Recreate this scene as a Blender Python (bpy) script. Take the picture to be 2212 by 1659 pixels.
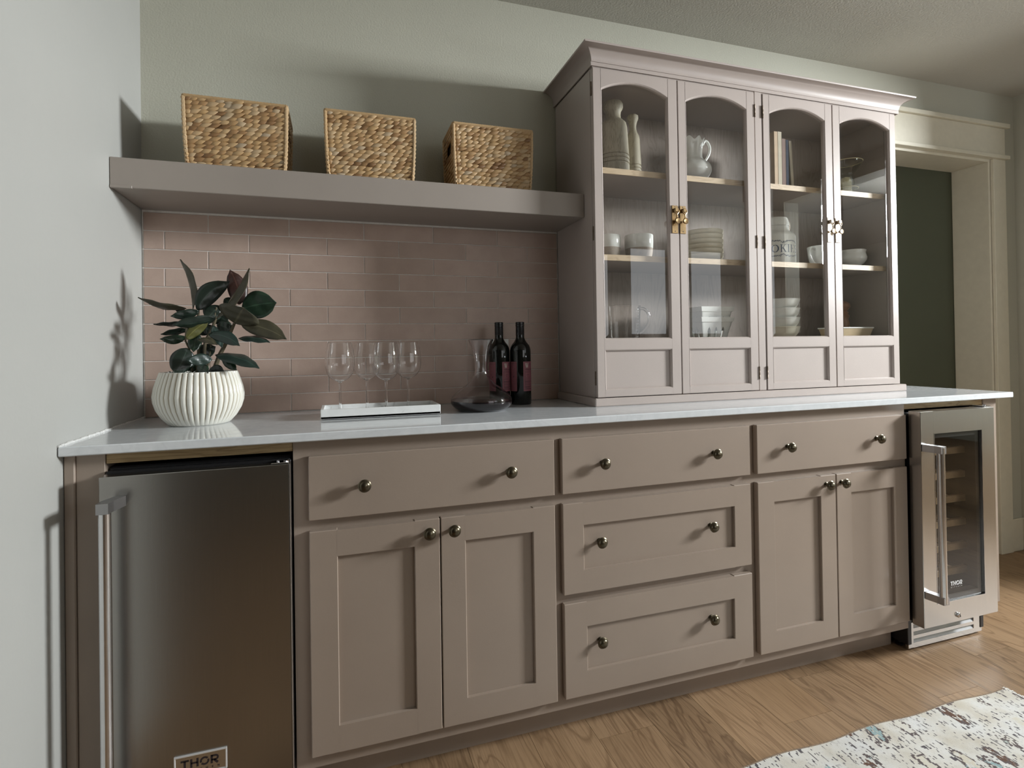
import bpy, bmesh, math, random
from mathutils import Vector, Matrix
R = random.Random(7)
PI = math.pi
sc = bpy.context.scene
COL = sc.collection
for o in list(bpy.data.objects):
    bpy.data.objects.remove(o)

# ------------------------------------------------------------------ camera
F_PX, CX, CY = 1171.4273, 1106.0, 745.394
YAW, PITCH, ROLL = 0.3098, 0.007, 0.0155
fw = Vector((math.sin(YAW) * math.cos(PITCH), math.cos(YAW) * math.cos(PITCH), math.sin(PITCH)))
rt = Vector((math.cos(YAW), -math.sin(YAW), 0.0))
dn = fw.cross(rt)
c_, s_ = math.cos(ROLL), math.sin(ROLL)
rt, dn = c_ * rt + s_ * dn, -s_ * rt + c_ * dn
cam = bpy.data.cameras.new('camera')
cam.sensor_width = 36.0
cam.lens = 36.0 * F_PX / 2212.0
cam.shift_x = 0.0
cam.shift_y = (CY - 829.5) / 2212.0
cam.clip_start = 0.02
co = bpy.data.objects.new('camera', cam)
COL.objects.link(co)
m = Matrix((rt, -dn, -fw)).transposed().to_4x4()
m.translation = Vector((0.5722, -1.938, 1.1095))
co.matrix_world = m
sc.camera = co

# ------------------------------------------------------------------ world, lights, exposure
sc.view_settings.view_transform = 'Standard'
sc.view_settings.look = 'None'
sc.view_settings.gamma = 1.0
sc.view_settings.use_curve_mapping = False
sc.view_settings.exposure = 0.0
w = bpy.data.worlds.new('world')
sc.world = w
w.use_nodes = True
w.node_tree.nodes['Background'].inputs[0].default_value = (0.62, 0.72, 0.85, 1)
w.node_tree.nodes['Background'].inputs[1].default_value = 0.3


def area(name, loc, target, sx, sy, power, color=(1, 1, 1), spread=180):
    l = bpy.data.lights.new(name, 'AREA')
    l.shape = 'RECTANGLE'
    l.size, l.size_y = sx, sy
    l.energy = power
    l.color = color
    l.spread = math.radians(spread)
    o = bpy.data.objects.new(name, l)
    COL.objects.link(o)
    o.location = loc
    d = Vector(target) - Vector(loc)
    o.rotation_euler = d.to_track_quat('-Z', 'Y').to_euler()
    return o


# daylight from the next room through the cased opening on the right, then added unseen fills and a window at the left
area('daylight_right', (5.45, -1.85, 2.22), (1.0, -0.3, 1.5), 0.75, 0.7, 165, (0.94, 0.98, 1.0), 110)
area('front_fill', (2.65, -4.5, 1.5), (2.65, 0.0, 1.5), 1.7, 1.3, 13, (0.98, 0.985, 0.99))  # added fill behind the camera, not a known window
area('reflection_fill', (4.6, -4.5, 1.75), (4.6, 0.0, 1.75), 1.3, 1.1, 8, (0.88, 0.94, 1.0))  # added panel standing in for the lit cabinets mirrored in the hutch glass
area('ceiling_bounce_fill', (4.4, -3.2, 0.9), (4.4, -3.2, 2.4), 0.8, 0.8, 42, (0.88, 0.94, 1.0))  # added uplight, brightens the ceiling to veil the hutch glass
area('next_room_fill', (5.9, -0.9, 1.5), (7.3, -3.4, 1.3), 1.2, 1.4, 55, (0.95, 0.97, 1.0))  # added fill on the far right wall, mirrored in glass and steel
area('daylight_left', (-2.3, -2.6, 1.5), (1.5, -0.3, 1.5), 0.18, 1.3, 8, (0.93, 0.96, 1.0))

# ------------------------------------------------------------------ materials
MATS = {}


class N:
    """small node helper"""
    def __init__(s, name):
        s.m = bpy.data.materials.new(name)
        s.m.use_nodes = True
        s.t = s.m.node_tree
        s.p = s.t.nodes['Principled BSDF']
        s.out = s.t.nodes['Material Output']

    def n(s, kind, **kw):
        x = s.t.nodes.new(kind)
        for k, v in kw.items():
            setattr(x, k, v)
        return x

    def l(s, a, b):
        s.t.links.new(a, b)

    def coords(s, which='Object'):
        return s.n('ShaderNodeTexCoord').outputs[which]

    def mapping(s, vec, scale=(1, 1, 1), loc=(0, 0, 0)):
        x = s.n('ShaderNodeMapping')
        s.l(vec, x.inputs['Vector'])
        x.inputs['Scale'].default_value = scale
        x.inputs['Location'].default_value = loc
        return x.outputs[0]

    def noise(s, vec, scale, detail=3, rough=0.55, dist=0.0):
        x = s.n('ShaderNodeTexNoise')
        s.l(vec, x.inputs['Vector'])
        x.inputs['Scale'].default_value = scale
        x.inputs['Detail'].default_value = detail
        x.inputs['Roughness'].default_value = rough
        x.inputs['Distortion'].default_value = dist
        return x.outputs['Fac']

    def ramp(s, fac, stops):
        x = s.n('ShaderNodeValToRGB')
        s.l(fac, x.inputs[0])
        e = x.color_ramp.elements
        while len(e) < len(stops):
            e.new(0.5)
        for i, (p, c) in enumerate(stops):
            e[i].position = p
            e[i].color = (c[0], c[1], c[2], 1) if not isinstance(c, (int, float)) else (c, c, c, 1)
        return x.outputs[0]

    def math(s, op, a, b=None):
        x = s.n('ShaderNodeMath', operation=op)
        for i, v in enumerate((a, b)):
            if v is None:
                continue
            if isinstance(v, (int, float)):
                x.inputs[i].default_value = v
            else:
                s.l(v, x.inputs[i])
        return x.outputs[0]

    def mix(s, fac, a, b, blend='MIX'):
        x = s.n('ShaderNodeMix', data_type='RGBA', blend_type=blend)
        for i, v in ((0, fac), (6, a), (7, b)):
            if isinstance(v, (int, float)):
                x.inputs[i].default_value = v
            elif isinstance(v, tuple):
                x.inputs[i].default_value = (v[0], v[1], v[2], 1)
            else:
                s.l(v, x.inputs[i])
        return x.outputs[2]

    def bump(s, height, strength, dist=0.002):
        x = s.n('ShaderNodeBump')
        x.inputs['Strength'].default_value = strength
        x.inputs['Distance'].default_value = dist
        s.l(height, x.inputs['Height'])
        s.l(x.outputs[0], s.p.inputs['Normal'])

    def base(s, v):
        if isinstance(v, tuple):
            s.p.inputs['Base Color'].default_value = (v[0], v[1], v[2], 1)
        else:
            s.l(v, s.p.inputs['Base Color'])

    def set(s, rough=None, metal=None, **kw):
        if rough is not None:
            s.p.inputs['Roughness'].default_value = rough
        if metal is not None:
            s.p.inputs['Metallic'].default_value = metal
        for k, v in kw.items():
            s.p.inputs[k.replace('_', ' ')].default_value = v


def plain(name, col, rough=0.5, metal=0.0, vary=0.06, scale=30, bump=0.0, bscale=400, **kw):
    a = N(name)
    co_ = a.coords()
    f = a.noise(co_, scale, 3)
    d = tuple(c * (1 - vary) for c in col)
    u = tuple(min(1, c * (1 + vary)) for c in col)
    a.base(a.ramp(f, [(0.3, d), (0.7, u)]))
    a.set(rough, metal, **kw)
    if bump:
        a.bump(a.noise(co_, bscale, 2), bump)
    MATS[name] = a.m
    return a.m


def glassy(name, tint=(0.96, 0.98, 0.97), ior=1.5, refl=1.0, pane=1.0):
    """thin clear glass: transparency and a fresnel mirror, so that light passes through"""
    a = N(name)
    a.t.nodes.remove(a.p)
    tr = a.n('ShaderNodeBsdfTransparent')
    tr.inputs[0].default_value = (*tint, 1)
    gl = a.n('ShaderNodeBsdfGlossy')
    gl.inputs['Roughness'].default_value = 0.0
    gl.inputs['Color'].default_value = (refl, refl, refl, 1)
    lw = a.n('ShaderNodeLayerWeight')
    lw.inputs['Blend'].default_value = 0.5
    f0 = ((ior - 1) / (ior + 1)) ** 2 * pane
    fr = a.math('ADD', a.math('MULTIPLY', a.math('POWER', lw.outputs['Facing'], 5.0), 1 - f0), f0)
    mx = a.n('ShaderNodeMixShader')
    a.l(fr, mx.inputs[0])
    a.l(tr.outputs[0], mx.inputs[1])
    a.l(gl.outputs[0], mx.inputs[2])
    a.l(mx.outputs[0], a.out.inputs[0])
    MATS[name] = a.m
    return a.m


# painted surfaces
def wall_mat(name, col, bs=170, strength=0.35, rough=0.6):
    a = N(name)
    co_ = a.coords()
    f = a.noise(co_, 3.0, 3)
    a.base(a.ramp(f, [(0.3, tuple(c * 0.97 for c in col)), (0.7, col)]))
    a.set(rough)
    a.bump(a.noise(co_, bs, 2, 0.6), strength, 0.003)
    MATS[name] = a.m
    return a.m


M_WALL = wall_mat('wall_paint', (0.47, 0.463, 0.385))
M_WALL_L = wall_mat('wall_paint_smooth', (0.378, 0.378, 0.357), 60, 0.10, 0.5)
M_CEIL = wall_mat('ceiling_paint', (0.50, 0.485, 0.43), 120, 0.5)
M_TRIM = plain('trim_paint', (0.64, 0.60, 0.485), 0.4, vary=0.03)
M_CAB = plain('cabinet_paint', (0.292, 0.232, 0.186), 0.38, vary=0.03, scale=5, bump=0.04, bscale=250)
M_HUT = plain('hutch_paint', (0.40, 0.345, 0.315), 0.33, vary=0.03, scale=5, bump=0.06, bscale=200)
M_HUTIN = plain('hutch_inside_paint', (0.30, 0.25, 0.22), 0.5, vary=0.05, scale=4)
M_SHELF = plain('shelf_paint', (0.30, 0.262, 0.23), 0.4, vary=0.03, scale=4)
M_DOOR = plain('olive_door_paint', (0.070, 0.079, 0.050), 0.45, vary=0.05, scale=3)
M_BLACK = plain('black_plastic', (0.006, 0.006, 0.007), 0.45, vary=0.1)
M_GROUT = plain('grout', (0.70, 0.66, 0.62), 0.8, vary=0.08, scale=80)
M_CHROME = plain('chrome', (0.75, 0.75, 0.77), 0.12, 1.0, vary=0.02)
M_BRONZE = plain('antique_bronze', (0.115, 0.098, 0.066), 0.28, 0.9, vary=0.35, scale=60)
M_BRASS = plain('aged_brass', (0.33, 0.225, 0.115), 0.32, 0.95, vary=0.25, scale=50)
M_PEWTER = plain('pale_brass', (0.55, 0.46, 0.36), 0.25, 0.95, vary=0.15, scale=50)
M_HINGE = plain('hinge_metal', (0.15, 0.115, 0.085), 0.5, 0.6, vary=0.3, scale=90)
M_CERAM = plain('white_ceramic', (0.80, 0.80, 0.75), 0.15, vary=0.03)
M_CREAM = plain('cream_ceramic', (0.74, 0.68, 0.53), 0.22, vary=0.04)
M_STONEW = plain('bare_stoneware', (0.40, 0.335, 0.275), 0.7, vary=0.1, scale=90)
M_BLUE = plain('blue_glaze', (0.055, 0.085, 0.16), 0.3, vary=0.15, scale=200)
M_BOTTLE = plain('dark_bottle_glass', (0.004, 0.005, 0.004), 0.04, vary=0.1)
M_CAP = plain('black_foil_cap', (0.008, 0.008, 0.009), 0.3, vary=0.1)
M_LABEL = plain('rose_label_paper', (0.21, 0.068, 0.082), 0.6, vary=0.06, scale=60)
M_INK = plain('label_ink', (0.018, 0.010, 0.012), 0.6)
M_CREAMINK = plain('cream_print', (0.55, 0.50, 0.44), 0.6)
M_WHITEINK = plain('white_print', (0.80, 0.80, 0.80), 0.5)
M_WINE = plain('red_wine', (0.010, 0.003, 0.005), 0.03, vary=0.05)
M_PLATE = plain('outlet_plastic', (0.74, 0.75, 0.73), 0.35, vary=0.02)
M_MAPLE = plain('maple_strip', (0.47, 0.335, 0.205), 0.5, vary=0.12, scale=25)
M_CANDLE = plain('candle_wax', (0.70, 0.60, 0.37), 0.45, vary=0.1, scale=25)
M_DARKWOOD = plain('dark_turned_wood', (0.035, 0.028, 0.028), 0.3, vary=0.2)
M_REDWOOD = plain('reddish_turned_wood', (0.30, 0.14, 0.06), 0.35, vary=0.25, scale=40)
M_TANDISH = plain('tan_glazed_dish', (0.47, 0.36, 0.22), 0.4, vary=0.08)
M_SOIL = plain('potting_soil', (0.02, 0.014, 0.01), 0.9, vary=0.4, scale=120)
M_STEM = plain('plant_stem', (0.075, 0.060, 0.030), 0.6, vary=0.25, scale=40)
M_MOSS = plain('moss_green', (0.022, 0.045, 0.012), 0.7, vary=0.4, scale=90)
M_DARKFRONT = plain('appliance_inside', (0.028, 0.027, 0.026), 0.5, vary=0.1)
M_BOOKC = plain('cream_book_cloth', (0.50, 0.44, 0.33), 0.7)
M_BOOKP = plain('rose_brown_book_cloth', (0.26, 0.17, 0.14), 0.7)
M_BOOKB = plain('navy_book_cloth', (0.035, 0.05, 0.085), 0.7)
M_BOOKT = plain('tan_book_cloth', (0.46, 0.33, 0.21), 0.7)
M_PAGES = plain('book_pages', (0.6, 0.55, 0.44), 0.8, vary=0.1, scale=200)
G_PANE = glassy('window_glass', (0.97, 0.98, 0.98), pane=2.0)
G_WINE = glassy('crystal', (0.985, 0.99, 0.985), 1.45)
G_DEC = glassy('decanter_glass', (0.94, 0.93, 0.95), 1.5)
G_SMOKE = glassy('smoked_glass', (0.72, 0.72, 0.70), 1.5, pane=2.0)
def real_glass(name, col=(1, 1, 1), ior=1.46):
    a = N(name)
    a.base(col)
    a.set(0.0, 0.0, IOR=ior, Transmission_Weight=1.0)
    MATS[name] = a.m
    return a.m


G_SOLID = real_glass('solid_crystal')
G_SOLIDD = real_glass('decanter_crystal', (0.97, 0.96, 0.98))
G_JUG = glassy('clear_glass', (0.95, 0.97, 0.96), 1.5)


def steel(name, col, rough, axis):
    a = N(name)
    co_ = a.coords()
    sc3 = (900, 900, 6) if axis == 'z' else (6, 900, 900)
    f = a.noise(a.mapping(co_, sc3), 1.0, 2)
    a.base(a.ramp(f, [(0.3, tuple(c * 0.93 for c in col)), (0.7, col)]))
    a.set(rough, 1.0)
    a.bump(f, 0.05, 0.0004)
    MATS[name] = a.m
    return a.m


M_STEEL = steel('brushed_steel', (0.36, 0.35, 0.332), 0.26, 'z')
M_STEEL2 = steel('brushed_steel_light', (0.60, 0.59, 0.57), 0.24, 'z')
M_BAR = plain('polished_steel_bar', (0.66, 0.66, 0.67), 0.2, 1.0, vary=0.03)
M_SILVER = plain('satin_silver', (0.80, 0.80, 0.80), 0.45, 0.6, vary=0.02)
M_BRACKET = plain('satin_steel_bracket', (0.42, 0.42, 0.43), 0.35, 1.0, vary=0.03)

# zellige-like matte tile, each piece its own shade
a = N('mauve_tile')
co_ = a.coords()
rnd = a.n('ShaderNodeObjectInfo').outputs['Random']
shift = a.n('ShaderNodeVectorMath', operation='ADD')
a.l(co_, shift.inputs[0])
cmb = a.n('ShaderNodeCombineXYZ')
for i in range(3):
    a.l(a.math('MULTIPLY', rnd, 37.0 + 11 * i), cmb.inputs[i])
a.l(cmb.outputs[0], shift.inputs[1])
f1 = a.noise(shift.outputs[0], 9, 4, 0.6)
f2 = a.noise(shift.outputs[0], 260, 2, 0.6)
c1 = a.ramp(f1, [(0.3, (0.415, 0.298, 0.243)), (0.7, (0.52, 0.388, 0.322))])
c2 = a.mix(a.math('MULTIPLY', f2, 0.22), c1, (0.54, 0.43, 0.38))
c3 = a.mix(a.math('MULTIPLY', rnd, 0.4), c2, (0.365, 0.272, 0.222))
a.base(c3)
a.set(0.42)
a.bump(f2, 0.12, 0.001)
M_TILE = a.m

# white quartz with faint grey veins
a = N('white_quartz')
co_ = a.coords()
v = a.noise(a.mapping(co_, (1.0, 2.2, 2.2)), 2.6, 6, 0.6, 1.6)
vein = a.ramp(v, [(0.47, 0.0), (0.495, 1.0), (0.52, 0.0)])
sp = a.noise(co_, 40, 4)
base = a.ramp(sp, [(0.3, (0.60, 0.625, 0.64)), (0.7, (0.66, 0.68, 0.695))])
a.base(a.mix(a.math('MULTIPLY', vein, 0.16), base, (0.42, 0.43, 0.45)))
a.set(0.09)
M_QUARTZ = a.m

# marble for the tray
a = N('tray_marble')
co_ = a.coords()
v = a.noise(co_, 14, 5, 0.6, 1.2)
a.base(a.ramp(v, [(0.28, (0.40, 0.40, 0.39)), (0.38, (0.70, 0.71, 0.70)), (0.8, (0.78, 0.79, 0.78))]))
a.set(0.3)
M_MARBLE = a.m


def wood(name, dark, mid, light, axis, freq=1.0, rough=0.45, knots=False, var=0.35):
    """long grain along one axis; every object gets its own offset and shade"""
    a = N(name)
    co_ = a.coords()
    rnd = a.n('ShaderNodeObjectInfo').outputs['Random']
    cmb = a.n('ShaderNodeCombineXYZ')
    for i in range(3):
        a.l(a.math('MULTIPLY', rnd, 23.0 + 17 * i), cmb.inputs[i])
    ad = a.n('ShaderNodeVectorMath', operation='ADD')
    a.l(co_, ad.inputs[0])
    a.l(cmb.outputs[0], ad.inputs[1])
    st = {'x': (0.16, 1, 1), 'y': (1, 0.16, 1), 'z': (1, 1, 0.16)}[axis]
    stf = {'x': (0.03, 1, 1), 'y': (1, 0.03, 1), 'z': (1, 1, 0.03)}[axis]
    big = a.noise(a.mapping(ad.outputs[0], st), 9 * freq, 3, 0.5, 0.9)
    rings = a.math('FRACT', a.math('MULTIPLY', big, 9.0))
    rings = a.math('PINGPONG', rings, 0.5)
    fine = a.noise(a.mapping(ad.outputs[0], stf), 240 * freq, 3, 0.6)
    bm_ = a.noise(a.mapping(ad.outputs[0], st), 5 * freq, 2)
    c = a.ramp(bm_, [(0.3, mid), (0.7, light)])
    c = a.mix(a.ramp(rings, [(0.0, 0.75), (0.2, 0.0)]), c, dark)
    c = a.mix(a.ramp(fine, [(0.36, 0.5), (0.55, 0.0)]), c, dark)
    if knots:
        kn = a.n('ShaderNodeTexVoronoi')
        a.l(a.mapping(ad.outputs[0], (1.9, 0.75, 0.0)), kn.inputs['Vector'])
        kn.inputs['Scale'].default_value = 1.5
        kf = a.ramp(kn.outputs['Distance'], [(0.0, 0.9), (0.045, 0.55), (0.085, 0.0)])
        c = a.mix(kf, c, tuple(x * 0.22 for x in dark))
        rg = a.math('PINGPONG', a.math('FRACT', a.math('MULTIPLY', kn.outputs['Distance'], 26.0)), 0.5)
        near = a.ramp(kn.outputs['Distance'], [(0.05, 0.5), (0.26, 0.0)])
        c = a.mix(a.math('MULTIPLY', near, rg), c, dark)
    c = a.mix(a.math('MULTIPLY', rnd, var), c, mid)
    hv = a.n('ShaderNodeHueSaturation')
    a.l(c, hv.inputs['Color'])
    a.l(a.math('ADD', a.math('MULTIPLY', rnd, 0.3), 0.86), hv.inputs['Value'])
    a.base(hv.outputs[0])
    a.set(rough)
    a.bump(fine, 0.08, 0.0006)
    MATS[name] = a.m
    return a.m


M_FLOOR = wood('oak_floor', (0.125, 0.070, 0.034), (0.255, 0.160, 0.085), (0.335, 0.220, 0.126), 'y', 1.0, 0.52, True)
M_OAKX = wood('oak_edge', (0.40, 0.28, 0.165), (0.52, 0.385, 0.24), (0.60, 0.46, 0.30), 'x', 2.0, 0.5, False, 0.1)
M_OAKBACK = wood('limed_oak_back', (0.20, 0.155, 0.125), (0.27, 0.215, 0.175), (0.31, 0.25, 0.205), 'z', 1.6, 0.55, False, 0.1)
M_GREYWOOD = wood('greyed_turned_wood', (0.22, 0.19, 0.13), (0.36, 0.315, 0.22), (0.44, 0.39, 0.29), 'z', 3.0, 0.6, False, 0.1)
M_ROUGH = wood('rough_pine_strip', (0.22, 0.14, 0.06), (0.38, 0.265, 0.13), (0.50, 0.37, 0.20), 'x', 2.0, 0.7, False, 0.1)

# water hyacinth strands: shade from the object's own random value or a per-piece colour attribute
def hyacinth(name, attr):
    a = N(name)
    co_ = a.coords()
    if attr:
        r_ = a.n('ShaderNodeAttribute', attribute_name='tint').outputs['Fac']
    else:
        r_ = a.n('ShaderNodeObjectInfo').outputs['Random']
    c = a.ramp(r_, [(0.0, (0.17, 0.085, 0.032)), (0.12, (0.32, 0.185, 0.08)), (0.45, (0.46, 0.30, 0.14)),
                    (0.75, (0.50, 0.345, 0.185)), (0.93, (0.46, 0.345, 0.21)), (1.0, (0.42, 0.335, 0.23))])
    g = a.noise(a.mapping(co_, (60, 400, 400)), 1.0, 2)
    a.base(a.mix(a.ramp(g, [(0.35, 0.35), (0.6, 0.0)]), c, (0.22, 0.13, 0.06)))
    a.set(0.5)
    a.bump(g, 0.15, 0.0008)
    MATS[name] = a.m
    return a.m


M_HYA = hyacinth('hyacinth_strand', False)
M_HYB = hyacinth('hyacinth_weave', True)
M_HYIN = plain('basket_inside', (0.10, 0.06, 0.03), 0.8, vary=0.3, scale=80)

# ribbed pot: brown shows in the grooves (colour attribute)
a = N('ribbed_pot_glaze')
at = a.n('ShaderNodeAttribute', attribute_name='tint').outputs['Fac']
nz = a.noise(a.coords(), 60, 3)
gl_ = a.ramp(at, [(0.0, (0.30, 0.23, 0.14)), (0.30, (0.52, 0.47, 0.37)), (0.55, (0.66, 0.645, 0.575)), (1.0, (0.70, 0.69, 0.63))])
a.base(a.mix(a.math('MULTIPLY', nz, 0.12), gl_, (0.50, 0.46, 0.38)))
a.set(0.16)
M_POT = a.m


def leaf_mat(name, top, under, rough=0.3):
    a = N(name)
    co_ = a.coords()
    bf = a.n('ShaderNodeNewGeometry').outputs['Backfacing']
    t = a.n('ShaderNodeAttribute', attribute_name='tint').outputs['Fac']   # 1 on the midrib
    nz = a.noise(co_, 45, 3)
    c = a.mix(bf, top, under)
    c = a.mix(a.math('MULTIPLY', nz, 0.5), c, tuple(x * 0.55 for x in top))
    rib = a.ramp(t, [(0.75, 0.0), (1.0, 0.7)])
    a.base(a.mix(rib, c, tuple(min(1, x * 2.2 + 0.01) for x in top)))
    a.set(rough)
    MATS[name] = a.m
    return a.m


L_DARK = leaf_mat('leaf_dark_green', (0.014, 0.024, 0.017), (0.040, 0.040, 0.026))
L_GREEN = leaf_mat('leaf_green', (0.018, 0.038, 0.022), (0.045, 0.048, 0.030))
L_OLIVE = leaf_mat('leaf_olive_underside', (0.055, 0.050, 0.028), (0.050, 0.046, 0.028), 0.45)
L_MAROON = leaf_mat('leaf_maroon', (0.034, 0.012, 0.008), (0.045, 0.018, 0.010), 0.4)
L_BRIGHT = leaf_mat('leaf_young_olive', (0.085, 0.085, 0.022), (0.09, 0.09, 0.025), 0.4)
L_BLUE = leaf_mat('leaf_blue_green', (0.020, 0.037, 0.030), (0.026, 0.042, 0.034), 0.35)

# rug: ivory ground, pixelated dark brown and slate dashes, teal and brown motifs
a = N('rug_weave')
co_ = a.coords()
sn = a.n('ShaderNodeVectorMath', operation='SNAP')
a.l(co_, sn.inputs[0])
sn.inputs[1].default_value = (0.003, 0.005, 1.0)
P = sn.outputs[0]
ground = a.ramp(a.noise(P, 9, 3), [(0.3, (0.50, 0.46, 0.385)), (0.5, (0.60, 0.585, 0.54)), (0.7, (0.64, 0.645, 0.64))])
fleck = a.noise(P, 300, 1)
ground = a.mix(a.ramp(fleck, [(0.55, 0.0), (0.75, 0.35)]), ground, (0.36, 0.35, 0.34))
dash = a.noise(a.mapping(P, (1.0, 0.30, 1)), 135, 2, 0.6)
zone = a.noise(P, 6.5, 2)
dm = a.math('MULTIPLY', a.ramp(dash, [(0.585, 0.0), (0.60, 1.0)]), a.ramp(zone, [(0.40, 0.0), (0.46, 1.0)]))
vo = a.n('ShaderNodeTexVoronoi')
a.l(a.mapping(P, (17, 8.0, 1)), vo.inputs['Vector'])
vo.inputs['Scale'].default_value = 1.0
vr = a.n('ShaderNodeSeparateColor')
a.l(vo.outputs['Color'], vr.inputs[0])
wob = a.noise(P, 55, 2)
dd = a.math('ADD', vo.outputs['Distance'], a.math('MULTIPLY', a.math('SUBTRACT', wob, 0.5), 0.55))
big_ = a.ramp(dd, [(0.26, 1.0), (0.275, 0.0)])
ring_ = a.ramp(dd, [(0.26, 0.0), (0.27, 1.0), (0.36, 1.0), (0.37, 0.0)])
mcol = a.ramp(vr.outputs[0], [(0.0, (0.115, 0.060, 0.040)), (0.34, (0.115, 0.060, 0.040)), (0.36, (0.26, 0.36, 0.37)),
                              (0.55, (0.26, 0.36, 0.37)), (0.57, (0.56, 0.52, 0.43)), (1.0, (0.60, 0.58, 0.52))])
hole = a.ramp(a.noise(a.mapping(P, (1.0, 0.4, 1)), 130, 1), [(0.40, 0.0), (0.44, 1.0)])
c = a.mix(dm, ground, (0.085, 0.075, 0.082))
c = a.mix(a.math('MULTIPLY', big_, hole), c, mcol)
c = a.mix(a.math('MULTIPLY', a.math('MULTIPLY', ring_, hole), a.ramp(vr.outputs[1], [(0.3, 0.0), (0.32, 1.0)])), c, (0.10, 0.078, 0.076))
a.base(c)
a.set(0.95)
a.bump(a.noise(co_, 420, 2), 0.5, 0.002)
M_RUG = a.m
M_RUGEDGE = plain('rug_binding', (0.22, 0.16, 0.11), 0.95, vary=0.3, scale=200, bump=0.4)
M_FRINGE = plain('rug_fringe', (0.60, 0.58, 0.54), 0.95, vary=0.15, scale=300)


# ------------------------------------------------------------------ mesh builder
def wloc(o):
    v_ = Vector((0, 0, 0))
    while o is not None:
        v_ += o.location
        o = o.parent
    return v_


class MB:
    def __init__(s):
        s.v, s.f, s.t, s.tints = [], [], 0.5, []

    def add(s, vs, fs):
        b = len(s.v)
        s.v += [tuple(x) for x in vs]
        s.tints += [s.t] * len(vs)
        s.f += [tuple(b + i for i in q) for q in fs]
        return s

    def box(s, x0, x1, y0, y1, z0, z1):
        vs = [(x, y, z) for x in (x0, x1) for y in (y0, y1) for z in (z0, z1)]
        return s.add(vs, [(0, 1, 3, 2), (4, 6, 7, 5), (0, 4, 5, 1), (2, 3, 7, 6), (0, 2, 6, 4), (1, 5, 7, 3)])

    def rbox(s, x0, x1, y0, y1, z0, z1, b=0.0015):
        lo, hi = (min(x0, x1), min(y0, y1), min(z0, z1)), (max(x0, x1), max(y0, y1), max(z0, z1))
        b = min(b, *[(hi[i] - lo[i]) * 0.45 for i in range(3)])
        idx, vs = {}, []
        for sx in (0, 1):
            for sy in (0, 1):
                for sz in (0, 1):
                    sg = (sx, sy, sz)
                    for k in range(3):
                        p = []
                        for i in range(3):
                            e = hi[i] if sg[i] else lo[i]
                            if i != k:
                                e += -b if sg[i] else b
                            p.append(e)
                        idx[(sg, k)] = len(vs)
                        vs.append(p)
        fs = []
        def sg3(k, s_, i, a_, j, b_):
            q = [0, 0, 0]
            q[k], q[i], q[j] = s_, a_, b_
            return tuple(q)
        for k in range(3):
            i, j = [x for x in range(3) if x != k]
            for s_ in (0, 1):
                fs.append([idx[(sg3(k, s_, i, a_, j, b_), k)] for a_, b_ in ((0, 0), (1, 0), (1, 1), (0, 1))])
            for a_ in (0, 1):
                for b_ in (0, 1):
                    p0, p1 = sg3(k, 0, i, a_, j, b_), sg3(k, 1, i, a_, j, b_)
                    fs.append([idx[(p0, i)], idx[(p1, i)], idx[(p1, j)], idx[(p0, j)]])
        for sx in (0, 1):
            for sy in (0, 1):
                for sz in (0, 1):
                    fs.append([idx[((sx, sy, sz), k)] for k in range(3)])
        return s.add(vs, fs)

    def prism(s, poly, y0, y1, axis='y'):
        """polygon in (a, b), extruded along axis"""
        def P3(p, d):
            if axis == 'y':
                return (p[0], d, p[1])
            if axis == 'x':
                return (d, p[0], p[1])
            return (p[0], p[1], d)
        n = len(poly)
        vs = [P3(p, y0) for p in poly] + [P3(p, y1) for p in poly]
        fs = [tuple(range(n)), tuple(range(2 * n - 1, n - 1, -1))]
        fs += [(i, (i + 1) % n, n + (i + 1) % n, n + i) for i in range(n)]
        return s.add(vs, fs)

    def lathe(s, prof, c=(0, 0, 0), seg=32, mod=None, axis='z', a0=0.0, a1=None):
        full = a1 is None
        n = seg if full else seg + 1
        vs, fs = [], []
        tn = []
        for (r, z) in prof:
            for i in range(n):
                th = (2 * PI * i / seg) if full else a0 + (a1 - a0) * i / seg
                rr, t = (r, s.t) if mod is None else mod(r, z, th)
                x, y = rr * math.cos(th), rr * math.sin(th)
                if axis == 'z':
                    vs.append((c[0] + x, c[1] + y, c[2] + z))
                elif axis == 'y':
                    vs.append((c[0] + x, c[1] + z, c[2] + y))
                else:
                    vs.append((c[0] + z, c[1] + x, c[2] + y))
                tn.append(t)
        for k in range(len(prof) - 1):
            for i in range(seg if full else seg):
                j = (i + 1) % n
                fs.append((k * n + i, k * n + j, (k + 1) * n + j, (k + 1) * n + i))
        b = len(s.v)
        s.add(vs, fs)
        s.tints[b:] = tn
        return s

    def tube(s, pts, rad, seg=8, cap=True, flat=1.0):
        pts = [Vector(p) for p in pts]
        n = len(pts)
        if not isinstance(rad, (list, tuple)):
            rad = [rad] * n
        up = None
        vs, fs = [], []
        for i, p in enumerate(pts):
            d = (pts[min(i + 1, n - 1)] - pts[max(i - 1, 0)]).normalized()
            if up is None:
                up = Vector((0, 0, 1)) if abs(d.z) < 0.9 else Vector((1, 0, 0))
            a_ = (up - d * up.dot(d)).normalized()
            b_ = d.cross(a_)
            up = a_
            for k in range(seg):
                th = 2 * PI * k / seg
                vs.append(p + a_ * (rad[i] * math.cos(th)) + b_ * (rad[i] * flat * math.sin(th)))
        for i in range(n - 1):
            for k in range(seg):
                j = (k + 1) % seg
                fs.append((i * seg + k, i * seg + j, (i + 1) * seg + j, (i + 1) * seg + k))
        if cap:
            fs.append(tuple(range(seg)))
            fs.append(tuple(range(n * seg - 1, (n - 1) * seg - 1, -1)))
        return s.add(vs, fs)

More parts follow.
